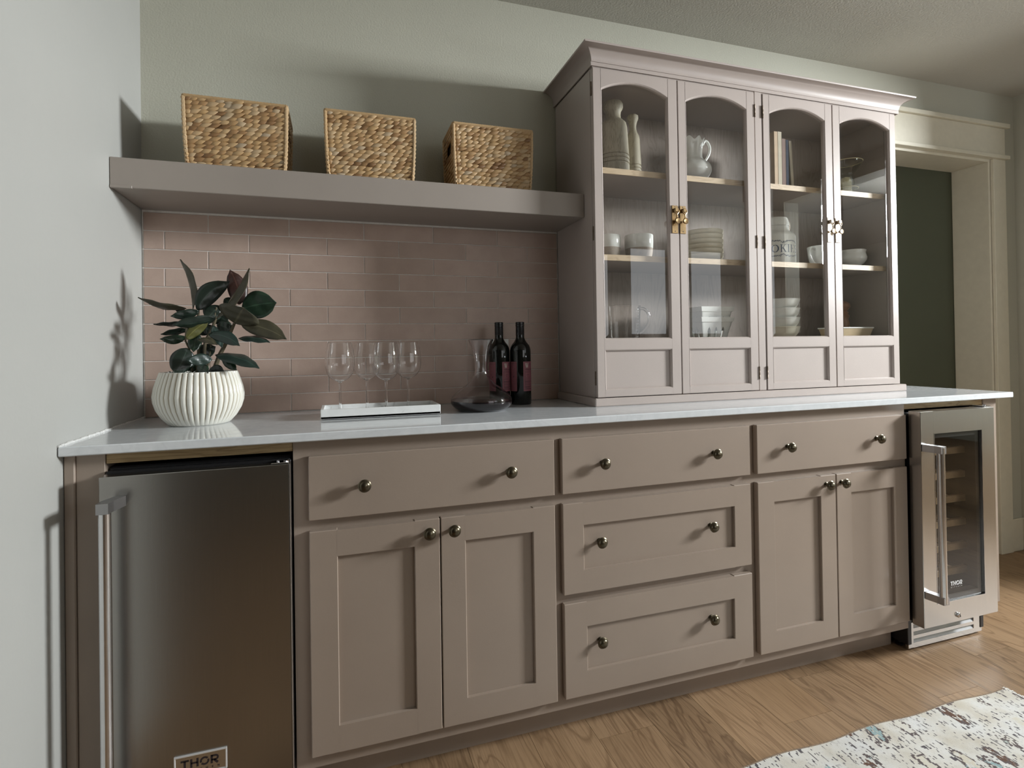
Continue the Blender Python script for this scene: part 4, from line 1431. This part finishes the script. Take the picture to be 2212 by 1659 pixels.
# ------------------------------------------------------------------ bottles
def bottle(x, y, label):
    z = CT
    b_ = empty('wine_bottle', (x, y, z), label, 'bottle', 'wine bottles behind the decanter')
    pr_ = [(0.0, 0.004), (0.028, 0.001), (0.0345, 0.001), (0.0365, 0.005), (0.0365, 0.180)]
    pr_ += smooth_prof([(0.0365, 0.180), (0.0358, 0.1915), (0.0315, 0.2060), (0.0215, 0.2190), (0.0155, 0.2310), (0.0148, 0.2420)], 5)
    pr_ += [(0.0145, 0.2680), (0.0, 0.2680)]
    MB().lathe(pr_, (x, y, z), 40).build('glass_body', M_BOTTLE, b_, smooth=True)
    cp_ = MB()
    cp_.lathe([(0.0149, 0.243), (0.0151, 0.2435), (0.0149, 0.2700), (0.0150, 0.2705), (0.0142, 0.2712), (0.0142, 0.2722), (0.0153, 0.2728), (0.0155, 0.2780), (0.0146, 0.2788), (0.0146, 0.2796),
               (0.0153, 0.2802), (0.0153, 0.2868), (0.0143, 0.2880), (0.0, 0.2880)], (x, y, z), 32)
    cp_.build('screw_cap', M_CAP, b_, smooth=True)
    RL = 0.0368
    def on(u, v_, lift=0.0):
        return (x + (RL + lift) * math.sin(u / RL), y - (RL + lift) * math.cos(u / RL), z + v_)
    z0_, z1_ = 0.0480, 0.1500
    vdir = math.atan2(x - 0.5722, y + 1.938)        # which way the bottle is seen from
    sh_ = -vdir * RL
    for nm, u0, u1 in (('front_label', 0.0095, 0.064), ('back_label', -0.075, -0.0135)):
        n = 14
        lb = MB()
        vs = [on(sh_ + u0 + (u1 - u0) * i / n, zz) for zz in (z0_, z1_) for i in range(n + 1)]
        lb.add(vs, [(i, i + 1, n + 2 + i, n + 1 + i) for i in range(n)])
        lo = lb.build(nm, M_LABEL, b_, smooth=True, recalc=False)
        if nm == 'front_label':
            st_, wd_l = word(SERIF, 'W', 0)
            strokes_flat([(p, w2) for p, w2 in st_], lambda u, v_: on(sh_ + u0 + 0.0075 + u * 0.0130, 0.1290 + v_ * 0.0150, 0.0004)).build('monogram', M_CREAMINK, lo, recalc=False)
            ls = []
            q = random.Random(5)
            for zz, h_, a_, e_ in ((0.1235, 0.0012, .006, .030), (0.117, .0007, .006, .034), (0.1165 - .004, .0006, .006, .034), (0.105, .0011, .013, .024), (0.099, .0026, .016, .018),
                                   (0.0935, .0006, .010, .026), (0.089, .0008, .006, .032), (0.082, .0018, .006, .036), (0.0775, .0012, .006, .030), (0.0725, .0012, .006, .034), (0.069, .0008, .006, .034),
                                   (0.064, .0014, .006, .036), (0.0605, .0014, .006, .028), (0.056, .0016, .006, .036)):
                ls.append(([(u0 + a_ + (e_ - a_) * i / 6, zz) for i in range(7)], h_))
            ls.append(([(u0 + .006, .117), (u0 + .006, .064)], .0006))
            ls.append(([(u0 + .0305, .1235), (u0 + .037, .1235)], .0020))
            for zz in (.1445, .141, .1375):
                ls.append(([(u0 + .026, zz), (u0 + .031, zz)], .0014))
            strokes_flat(ls, lambda u, v_: on(sh_ + u, v_, 0.0003)).build('fine_print', M_INK, lo, recalc=False)
        else:
            ls = [([(u1 - .012 - i * 0.004, .143), (u1 - .016 - i * 0.004, .143)], .0008) for i in range(4)] + [([(u1 - .011, .098), (u1 - .014, .098)], .004)]
            strokes_flat(ls, lambda u, v_: on(sh_ + u, v_, 0.0003)).build('fine_print', M_INK, lo, recalc=False)
    return b_


bottle(1.1085, -0.1150, 'left dark wine bottle with a rose label, partly hidden behind the decanter')
bottle(1.1795, -0.1350, 'right dark wine bottle with a rose label, standing clear of the decanter')
ot = empty('wall_outlet', (1.1400, -0.0095, 1.09), 'pale outlet plate on the tiles behind the left wine bottle', 'outlet')
MB().rbox(1.1020, 1.1760, -0.0135, -0.0090, 1.030, 1.1469, 0.002).build('cover_plate', M_PLATE, ot)
for zz in (1.062, 1.108):
    q = MB().rbox(1.1225, 1.1555, -0.0150, -0.0130, zz - 0.0135, zz + 0.0155, 0.003)
    q.build('socket', M_PLATE, ot)

# ------------------------------------------------------------------ things inside the hutch
S1, S2, S3 = 1.7195, 1.4245, 1.1266


def lathe_thing(name, prof_, x, y, z, mat, label, cat, group=None, part='body', seg=36):
    e_ = empty(name, (x, y, z), label, cat, group)
    MB().lathe(prof_, (x, y, z), seg).build(part, mat, e_, smooth=True)
    return e_


def grooved(r0, z0, n, dz, dep):
    out = []
    for i in range(n):
        out += [(r0, z0 + i * dz), (r0 - dep, z0 + i * dz + 0.002), (r0 - dep, z0 + i * dz + 0.004), (r0, z0 + i * dz + 0.006)]
    return out


bigp = [(0, 0), (0.052, 0), (0.0545, 0.006), (0.053, 0.012), (0.0555, 0.016), (0.0555, 0.036)] + grooved(0.0555, 0.044, 3, 0.014, 0.004) + [
    (0.0535, 0.088), (0.0515, 0.140), (0.0490, 0.180), (0.0455, 0.196), (0.036, 0.206), (0.030, 0.211), (0.0275, 0.214), (0.0265, 0.228), (0.028, 0.240), (0.0335, 0.248), (0.0360, 0.255), (0.0355, 0.266),
    (0.031, 0.274), (0.018, 0.279), (0, 0.280)]
lathe_thing('wooden_bottle', bigp, 1.5290, -0.190, S1, M_GREYWOOD, 'taller greyed wooden bottle with turned rings, behind the left hutch door', 'bottle', 'turned wooden bottles in the hutch')
smp = [(0, 0), (0.028, 0), (0.029, 0.010)] + grooved(0.029, 0.020, 4, 0.012, 0.0028) + [(0.0285, 0.072), (0.0270, 0.110), (0.0250, 0.158), (0.0225, 0.172), (0.0160, 0.184), (0.0130, 0.196), (0.0128, 0.210),
       (0.0160, 0.224), (0.0200, 0.232), (0.0212, 0.238), (0.0205, 0.246), (0.013, 0.252), (0, 0.254)]
lathe_thing('wooden_bottle', smp, 1.6235, -0.165, S1, M_GREYWOOD, 'slimmer greyed wooden bottle with turned rings, right of the taller one', 'bottle', 'turned wooden bottles in the hutch')

# ironstone pitcher with a scalloped rim and a scroll handle
px_, py_ = 1.8580, -0.195
pi = empty('pitcher', (px_, py_, S1), 'white scalloped ironstone pitcher on the upper hutch shelf', 'pitcher')
pp = smooth_prof([(0.036, 0.0), (0.044, 0.004), (0.0420, 0.012), (0.060, 0.028), (0.0700, 0.050), (0.0630, 0.072), (0.0450, 0.088), (0.0365, 0.100), (0.0360, 0.122), (0.0400, 0.148), (0.0445, 0.166)], 4)
pp = [(0, 0.0)] + pp + [(0.0420, 0.1655), (0.0365, 0.145), (0.033, 0.112), (0.02, 0.10), (0, 0.098)]


def scallop(r, z, th):
    f_ = max(0.0, (z - 0.10) / 0.066)
    lip = math.exp(-((((th - PI * 1.08 + PI) % (2 * PI)) - PI) / 0.5) ** 2) * 0.018 * f_ * f_
    return (r * (1 + 0.05 * math.cos(8 * th) * min(1, max(0, (z - 0.05) / 0.05))) + lip + 0.0, 0.5)


pm = MB().lathe(pp, (px_, py_, S1), 64, scallop)
for i, v_ in enumerate(pm.v):
    if v_[2] > S1 + 0.150:
        th = math.atan2(v_[1] - py_, v_[0] - px_)
        pm.v[i] = (v_[0], v_[1], v_[2] + 0.006 * math.cos(8 * th))
pm.build('body', M_CERAM, pi, smooth=60)
hp = smooth_prof([(0.040, 0.152), (0.050, 0.168), (0.064, 0.164), (0.0735, 0.144), (0.070, 0.122), (0.060, 0.104), (0.052, 0.092), (0.050, 0.082), (0.057, 0.080)], 4)
MB().tube([(px_ + r, py_ - 0.01, S1 + z) for r, z in hp], [0.0058 - 0.002 * i / len(hp) for i in range(len(hp))], 10).build('handle', M_CERAM, pi, smooth=True)


def book(x, w_, h_, mat, label, lean=0.0, dep=0.15, y0=-0.262):
    e_ = empty('book', (x, y0 + dep / 2, S1 + 0.0005), label, 'book', 'books on the upper hutch shelf')
    cv = MB().rbox(x, x + 0.0022, y0, y0 + dep, S1 + 0.0005, S1 + h_, 0.0006).rbox(x + w_ - 0.0022, x + w_, y0, y0 + dep, S1 + 0.0005, S1 + h_, 0.0006)
    cv.rbox(x, x + w_, y0 - 0.0015, y0 + 0.0015, S1 + 0.0005, S1 + h_, 0.0006)
    c_o = cv.build('cover', mat, e_)
    MB().box(x + 0.0022, x + w_ - 0.0022, y0 + 0.002, y0 + dep - 0.004, S1 + 0.004, S1 + h_ - 0.004).build('pages', M_PAGES, e_)
    if lean:
        e_.rotation_euler = (0, lean, 0)
        e_.location.z += abs(lean) * w_ * 0.5
    return e_


book(2.1820, 0.0170, 0.214, M_BOOKT, 'tan book at the left end of the row, half hidden by the door frame')
book(2.2000, 0.0185, 0.215, M_BOOKC, 'tall cream book standing second in the row inside the hutch')
book(2.2195, 0.0180, 0.190, M_BOOKP, 'rose brown book in the middle of the row inside the hutch')
book(2.2385, 0.0130, 0.187, M_BOOKB, 'thin navy book beside the leaning book inside the hutch')
book(2.2630, 0.0130, 0.184, M_BOOKC, 'thin cream book leaning at the right end of the row in the hutch', -0.055)

# glass candle vase
cvx, cvy = 2.6150, -0.200
cv = empty('candle_holder', (cvx, cvy, S1), 'flared glass candle holder with a short cream candle on the upper hutch shelf', 'candle holder')
gp = smooth_prof([(0.034, 0.0), (0.034, 0.028), (0.045, 0.040), (0.034, 0.052), (0.036, 0.080), (0.030, 0.094), (0.033, 0.106), (0.052, 0.126), (0.063, 0.150)], 4)
MB().lathe(gp + [(r - 0.0016, z) for r, z in reversed(gp)], (cvx, cvy, S1), 48).build('glass_body', G_JUG, cv, smooth=True)
MB().lathe([(0, 0.0005), (0.020, 0.0005), (0.0215, 0.03), (0.0215, 0.070), (0.016, 0.086), (0.0, 0.092)], (cvx, cvy, S1), 24).build('candle', M_CANDLE, cv, smooth=True)
rg = [(cvx + 0.0625 * math.cos(2 * PI * i / 40), cvy + 0.0625 * math.sin(2 * PI * i / 40), S1 + 0.1502) for i in range(41)]
MB().tube(rg, 0.0014, 6).build('rim', M_CANDLE, cv, smooth=True)
rg = [(cvx + 0.0455 * math.cos(2 * PI * i / 40), cvy + 0.0455 * math.sin(2 * PI * i / 40), S1 + 0.040) for i in range(41)]
MB().tube(rg, 0.0014, 6).build('waist_ring', M_CANDLE, cv, smooth=True)


def two_tone_cup(x, y, r, h_, label):
    e_ = empty('dipped_cup', (x, y, S2), label, 'cup', 'two-tone cups on the middle hutch shelf')
    zz = h_ * 0.44
    MB().lathe([(0, 0), (r * 0.80, 0), (r * 0.86, 0.003), (r * 0.93, 0.02), (r * 0.965, zz)], (x, y, S2), 40).build('bare_base', M_STONEW, e_, smooth=True)
    MB().lathe([(r * 0.965, zz), (r * 0.975, zz + 0.001), (r, zz + 0.02), (r, h_ - 0.003), (r - 0.0012, h_), (r - 0.003, h_ - 0.002), (r - 0.0045, zz), (r * 0.7, 0.008), (0, 0.007)], (x, y, S2), 40).build('glazed_top', M_CERAM, e_, smooth=True)
    return e_


two_tone_cup(1.4860, -0.215, 0.0460, 0.0790, 'white and bare stoneware cup at the left edge of the middle hutch shelf')
two_tone_cup(1.6110, -0.215, 0.0510, 0.0865, 'larger white and bare stoneware cup, right of the other dipped cup')

for i in range(6):
    z_ = S2 + i * 0.0180
    b_ = empty('cream_bowl', (1.9010, -0.195, z_), '%s cream bowl in the stack of six on the middle hutch shelf' % ('lowest', 'second lowest', 'third lowest', 'third highest', 'second highest', 'topmost')[i], 'bowl', 'stacked cream bowls')
    MB().lathe([(0, 0), (0.045, 0), (0.047, 0.003), (0.058, 0.006), (0.068, 0.012), (0.0715, 0.018), (0.0730, 0.0275), (0.0722, 0.0290), (0.0700, 0.0280), (0.066, 0.0182), (0.045, 0.0100), (0, 0.0090)],
               (1.9010 + (i % 2) * 0.0012, -0.195, z_), 44).build('body', M_CREAM, b_, smooth=True)

# cookie jar shaped like a milk can
jx, jy, jr = 2.2500, -0.185, 0.0765
jar = empty('cookie_jar', (jx, jy, S2), 'white milk can cookie jar with blue lettering on the middle hutch shelf', 'jar')
MB().lathe([(0, 0), (jr - 0.003, 0), (jr, 0.004), (jr, 0.112), (jr - 0.003, 0.120), (jr - 0.012, 0.1290), (jr - 0.0215, 0.1370), (jr - 0.0235, 0.146), (jr - 0.0240, 0.156)], (jx, jy, S2), 56).build('body', M_CERAM, jar, smooth=True)
MB().lathe([(jr - 0.0225, 0.1565), (jr - 0.0225, 0.166), (jr - 0.0255, 0.178), (jr - 0.0275, 0.186), (jr - 0.0300, 0.190), (0.02, 0.192), (0, 0.192)], (jx, jy, S2), 48).build('lid', M_CERAM, jar, smooth=True)
wr = [(jx + jr - 0.026, jy - 0.012, S2 + 0.176), (jx + jr - 0.016, jy - 0.012, S2 + 0.182), (jx + jr - 0.010, jy - 0.012, S2 + 0.172), (jx + jr - 0.011, jy - 0.012, S2 + 0.154), (jx + jr - 0.0165, jy - 0.012, S2 + 0.140)]
MB().tube(wr, 0.0016, 7).build('wire_bail', M_HINGE, jar, smooth=True)
st, wd = word(SERIF, 'COOKIES', 0.12)
kx = 0.0290
vj = math.atan2(jx - 0.5722, jy + 1.938)


def on_jar(u, v_, lift=0.0004):
    th = u / jr - vj
    return (jx + (jr + lift) * math.sin(th), jy - (jr + lift) * math.cos(th), S2 + v_)


uK = 0.0315                                   # arc position of the K, right of the seen centre
mid = sum(SERIF[c][1] + 0.12 for c in 'COO') + 0.43
strokes_flat(st, lambda u, v_: on_jar(uK + (u - mid) * kx, 0.0450 + v_ * 0.0300)).build('lettering', M_BLUE, jar, recalc=False)
fs_ = []
rq = random.Random(9)
for sgn, base_ in ((1, 0.0805), (-1, 0.0400)):
    for i in range(46):
        u = uK + (i - 22.5) * 0.0041
        up_ = abs(math.sin((i - 22.5) * 0.19)) * 0.010 + 0.001
        v0 = base_ + sgn * up_ * 0.8
        for q in range(2):
            ang = rq.uniform(0.2, 1.3) * (1 if q else -1)
            L_ = rq.uniform(0.0045, 0.0075)
            p0 = (u, v0 + rq.uniform(-0.002, 0.002))
            p1 = (u + L_ * math.sin(ang), p0[1] + sgn * L_ * abs(math.cos(ang)))
            pmid = ((p0[0] + p1[0]) / 2, (p0[1] + p1[1]) / 2)
            fs_.append(([p0, pmid, p1], [0.0004, 0.0022, 0.0003]))
strokes_flat(fs_, on_jar).build('leaf_garland', M_BLUE, jar, recalc=False)

# teacup and sugar bowl
tcx, tcy = 2.4900, -0.190
tc = empty('teacup', (tcx, tcy, S2), 'white teacup with a scroll handle right of the cookie jar', 'cup')
MB().lathe([(0, 0), (0.026, 0), (0.028, 0.004), (0.040, 0.014), (0.049, 0.032), (0.0530, 0.056), (0.0560, 0.088), (0.0545, 0.089), (0.0505, 0.060), (0.044, 0.03), (0.02, 0.012), (0, 0.011)], (tcx, tcy, S2), 44).build('bowl', M_CERAM, tc, smooth=True)
hp = smooth_prof([(-0.047, 0.066), (-0.053, 0.072), (-0.066, 0.074), (-0.076, 0.062), (-0.078, 0.046), (-0.070, 0.030), (-0.058, 0.014), (-0.050, 0.004)], 4)
MB().tube([(tcx - abs(r), tcy - 0.012, S2 + z + 0.004) for r, z in [(abs(r_), z_) for r_, z_ in [(-0.047, 0.066), (-0.053, 0.072), (-0.066, 0.074), (-0.076, 0.062), (-0.078, 0.046), (-0.070, 0.030), (-0.058, 0.014), (-0.046, 0.010)]]],
          [0.0055, 0.005, 0.0042, 0.004, 0.004, 0.0042, 0.0045, 0.005], 10).build('handle', M_CERAM, tc, smooth=True)
lathe_thing('sugar_bowl', [(0, 0), (0.034, 0), (0.034, 0.007), (0.030, 0.010), (0.044, 0.020), (0.0545, 0.034), (0.0570, 0.046), (0.0535, 0.058), (0.0515, 0.066), (0.0540, 0.076), (0.0530, 0.077), (0.050, 0.066), (0.052, 0.046), (0.03, 0.014), (0, 0.013)],
            2.6440, -0.195, S2, M_CERAM, 'low round white bowl with a waisted rim at the right of the middle hutch shelf', 'bowl', None, 'body', 44)

# measuring jug and tumbler
mx_, my_ = 1.5480, -0.200
mj = empty('measuring_jug', (mx_, my_, S3), 'clear glass measuring jug with a loop handle on the bottom hutch shelf', 'jug')
jp = [(0, 0), (0.052, 0), (0.056, 0.003), (0.0590, 0.02), (0.0640, 0.126), (0.0652, 0.1290), (0.0635, 0.1295), (0.0615, 0.126), (0.0565, 0.02), (0.052, 0.006), (0, 0.005)]
MB().lathe(jp, (mx_, my_, S3), 48).build('glass_body', G_SOLID, mj, smooth=True)
hp = smooth_prof([(0.061, 0.118), (0.078, 0.122), (0.098, 0.108), (0.104, 0.084), (0.094, 0.058), (0.072, 0.038), (0.058, 0.034)], 4)
MB().tube([(mx_ + r, my_ - 0.01, S3 + z) for r, z in hp], 0.0055, 10).build('handle', G_SOLID, mj, smooth=True)
mk = []
for i in range(9):
    mk.append(([(0.020 + 0.010 * (i % 2), 0.02 + 0.011 * i), (0.036, 0.02 + 0.011 * i)], 0.0009))
def on_jug(u, v_):
    rj = 0.0592 + (v_ - 0.02) * 0.0472 + 0.0004
    th = u / 0.06
    return (mx_ + rj * math.sin(th), my_ - rj * math.cos(th), S3 + v_)
strokes_flat(mk, on_jug).build('measure_marks', M_WHITEINK, mj, recalc=False)
lathe_thing('tumbler', [(0, 0), (0.026, 0), (0.028, 0.003), (0.031, 0.122), (0.030, 0.123), (0.0285, 0.120), (0.0255, 0.008), (0, 0.007)], 1.4360, -0.215, S3, G_SOLID, 'clear glass tumbler left of the measuring jug, cut off by the door frame', 'glass', None, 'glass_body', 32)

# berry baskets: square tapered, slotted
def berry(z, label):
    e_ = empty('berry_basket', (1.8985, -0.205, z), label, 'basket', 'stacked white ceramic berry baskets')
    b_ = MB()
    cx_, cy_ = 1.8985, -0.205
    hb_, ht_, hh = 0.050, 0.0700, 0.0880
    def half(t):
        return hb_ + (ht_ - hb_) * t
    slots = [(-0.62, -0.38), (-0.12, 0.12), (0.38, 0.62)]
    for f_ in range(4):
        ca, sa = math.cos(f_ * PI / 2), math.sin(f_ * PI / 2)
        def P_(u, t, inn):
            h2 = half(t)
            lx, ly = u * h2, -h2 + inn
            return (cx_ + lx * ca - ly * sa, cy_ + lx * sa + ly * ca, z + t * hh)
        us = [-1.0] + [q for s2 in slots for q in s2] + [1.0]
        for i in range(len(us) - 1):
            slot = i % 2 == 1
            um = (us[i] + us[i + 1]) / 2
            if not slot:
                quads = [((us[i], 0.0), (us[i + 1], 0.0), (us[i + 1], 1.0), (us[i], 1.0))]
            else:
                quads = [((us[i], 0.0), (us[i + 1], 0.0), (us[i + 1], 0.10), (us[i], 0.10)), ((us[i], 0.46), (um, 0.60), (um, 1.0), (us[i], 1.0)), ((um, 0.60), (us[i + 1], 0.46), (us[i + 1], 1.0), (um, 1.0))]
            for qd in quads:
                vs = [P_(u, t, 0.0) for u, t in qd] + [P_(u, t, 0.004) for u, t in qd]
                b_.add(vs, [(0, 1, 2, 3), (7, 6, 5, 4), (0, 4, 5, 1), (1, 5, 6, 2), (2, 6, 7, 3), (3, 7, 4, 0)])
        r0, r1 = P_(-1.03, 0.86, -0.003), P_(1.03, 1.0, -0.003)
        for (t0, t1, out_) in ((0.80, 1.0, -0.004),):
            vs = [P_(-1.04, t0, out_), P_(1.04, t0, out_), P_(1.04, t1, out_), P_(-1.04, t1, out_), P_(-1.0, t0, 0.003), P_(1.0, t0, 0.003), P_(1.0, t1, 0.003), P_(-1.0, t1, 0.003)]
            b_.add(vs, [(0, 1, 2, 3), (7, 6, 5, 4), (0, 4, 5, 1), (1, 5, 6, 2), (2, 6, 7, 3), (3, 7, 4, 0)])
    b_.box(cx_ - hb_ + 0.001, cx_ + hb_ - 0.001, cy_ - hb_ + 0.001, cy_ + hb_ - 0.001, z, z + 0.004)
    b_.build('body', M_CERAM, e_)
    return e_


berry(S3, 'lower slotted white ceramic berry basket on the bottom hutch shelf')
berry(S3 + 0.0385, 'upper slotted white ceramic berry basket nested in the one below')

for i in range(4):
    z_ = S3 + i * 0.0365
    e_ = empty('white_bowl', (2.2560, -0.200, z_), '%s small bowl in the stack of four on the bottom hutch shelf' % ('lowest', 'second lowest', 'second highest', 'topmost')[i], 'bowl', 'stacked small white bowls')
    MB().lathe([(0, 0), (0.044, 0), (0.046, 0.005), (0.044, 0.008), (0.056, 0.018), (0.0655, 0.030), (0.0690, 0.0420), (0.0715, 0.0505), (0.0735, 0.0525), (0.0720, 0.0535), (0.0690, 0.0510), (0.060, 0.028), (0.046, 0.014), (0, 0.012)],
               (2.2560, -0.200, z_), 44).build('body', M_CERAM if i else M_CREAM, e_, smooth=True)  # lowest bowl of the white stack coloured cream to imitate its shade

mp = [(0, 0), (0.024, 0), (0.026, 0.006), (0.020, 0.014), (0.024, 0.020), (0.019, 0.027), (0.023, 0.034), (0.018, 0.042), (0.021, 0.056), (0.023, 0.070), (0.018, 0.088), (0.022, 0.098), (0.024, 0.104), (0.017, 0.112), (0.020, 0.118), (0.0125, 0.124),
      (0.020, 0.130), (0.0265, 0.142), (0.0240, 0.156), (0.014, 0.164), (0.006, 0.168), (0, 0.170)]
lathe_thing('pepper_mill', mp, 2.5950, -0.140, S3, M_DARKWOOD, 'dark turned wood mill left of the hutch door stile', 'mill', 'turned mills on the bottom hutch shelf')
lathe_thing('pepper_mill', mp, 2.6570, -0.140, S3, M_REDWOOD, 'reddish turned wood mill behind the tan dish', 'mill', 'turned mills on the bottom hutch shelf')

ld = empty('loaf_dish', (2.600, -0.225, S3), 'tan rectangular baking dish with a white rim at the right of the bottom hutch shelf', 'dish')
b_ = MB()
lx0, lx1, ly0, ly1, lh = 2.470, 2.668, -0.268, -0.182, 0.047
ins = 0.012
vs = [(lx0 + ins, ly0 + ins, S3), (lx1 - ins, ly0 + ins, S3), (lx1 - ins, ly1 - ins, S3), (lx0 + ins, ly1 - ins, S3), (lx0, ly0, S3 + lh), (lx1, ly0, S3 + lh), (lx1, ly1, S3 + lh), (lx0, ly1, S3 + lh),
      (lx0 + 0.005, ly0 + 0.005, S3 + lh), (lx1 - 0.005, ly0 + 0.005, S3 + lh), (lx1 - 0.005, ly1 - 0.005, S3 + lh), (lx0 + 0.005, ly1 - 0.005, S3 + lh),
      (lx0 + ins + 0.004, ly0 + ins + 0.004, S3 + 0.005), (lx1 - ins - 0.004, ly0 + ins + 0.004, S3 + 0.005), (lx1 - ins - 0.004, ly1 - ins - 0.004, S3 + 0.005), (lx0 + ins + 0.004, ly1 - ins - 0.004, S3 + 0.005)]
fs = [(3, 2, 1, 0)]
for i in range(4):
    j = (i + 1) % 4
    fs += [(i, j, 4 + j, 4 + i), (4 + i, 4 + j, 8 + j, 8 + i), (8 + i, 8 + j, 12 + j, 12 + i)]
fs.append((12, 13, 14, 15))
b_.add(vs, fs).build('body', M_TANDISH, ld)
MB().tube([(lx0, ly0, S3 + lh), (lx1, ly0, S3 + lh), (lx1, ly1, S3 + lh), (lx0, ly1, S3 + lh), (lx0, ly0, S3 + lh)], 0.0028, 8).build('rim', M_CERAM, ld, smooth=True)

# ------------------------------------------------------------------ rug
rg = empty('runner_rug', (1.75, -1.15, 0), 'ivory patterned flat woven rug with brown and teal motifs on the oak floor', 'rug')
rx0, rx1, ry0, ry1 = 0.95, 2.575, -1.62, -0.757
nx, ny = 130, 60


def edge(x):
    return 0.0032 * math.sin(x * 19.0 + 0.6) + 0.0022 * math.sin(x * 7.0)


def hgt(x, t):
    return 0.0055 + 0.0016 * (1 + math.sin(x * 19.0 + 1.5)) * max(0, 1 - t / 0.25) + 0.0008 * math.sin(x * 9 + t * 30)


top, bot = [], []
for j in range(ny + 1):
    t = j / ny * (ry1 - ry0)
    for i in range(nx + 1):
        x = rx0 + (rx1 - rx0) * i / nx
        y = ry1 - t + edge(x) * max(0, 1 - t / 0.4)
        top.append((x, y, hgt(x, t)))
        bot.append((x, y, max(0.0006, hgt(x, t) - 0.0048)))
n = (nx + 1) * (ny + 1)
fs = []
for j in range(ny):
    for i in range(nx):
        a_ = j * (nx + 1) + i
        fs.append((a_, a_ + nx + 1, a_ + nx + 2, a_ + 1))
        fs.append((n + a_, n + a_ + 1, n + a_ + nx + 2, n + a_ + nx + 1))
for i in range(nx):
    fs.append((i, i + 1, n + i + 1, n + i))
    q = ny * (nx + 1) + i
    fs.append((q, n + q, n + q + 1, q + 1))
for j in range(ny):
    a_ = j * (nx + 1) + nx
    fs.append((a_, a_ + nx + 1, n + a_ + nx + 1, n + a_))
    a_ = j * (nx + 1)
    fs.append((a_, n + a_, n + a_ + nx + 1, a_ + nx + 1))
MB().add(top + bot, fs).build('woven_field', M_RUG, rg, smooth=True)
MB().tube([(rx0 + (rx1 - rx0) * i / 200, ry1 + edge(rx0 + (rx1 - rx0) * i / 200) + 0.0008, hgt(rx0 + (rx1 - rx0) * i / 200, 0) - 0.0020) for i in range(201)], 0.0030, 7).build('edge_binding', M_RUGEDGE, rg, smooth=True)
fg = MB()
rr = random.Random(21)
y = ry1
while y > ry0:
    L_ = rr.uniform(0.010, 0.018)
    fg.tube([(rx1 - 0.003, y, 0.005), (rx1 + L_ * 0.5, y + rr.uniform(-.002, .002), 0.006), (rx1 + L_, y + rr.uniform(-.004, .004), 0.0025)], [0.0016, 0.0014, 0.0010], 5)
    y -= 0.0034
fg.build('fringe', M_FRINGE, rg, smooth=True)['kind'] = 'stuff'
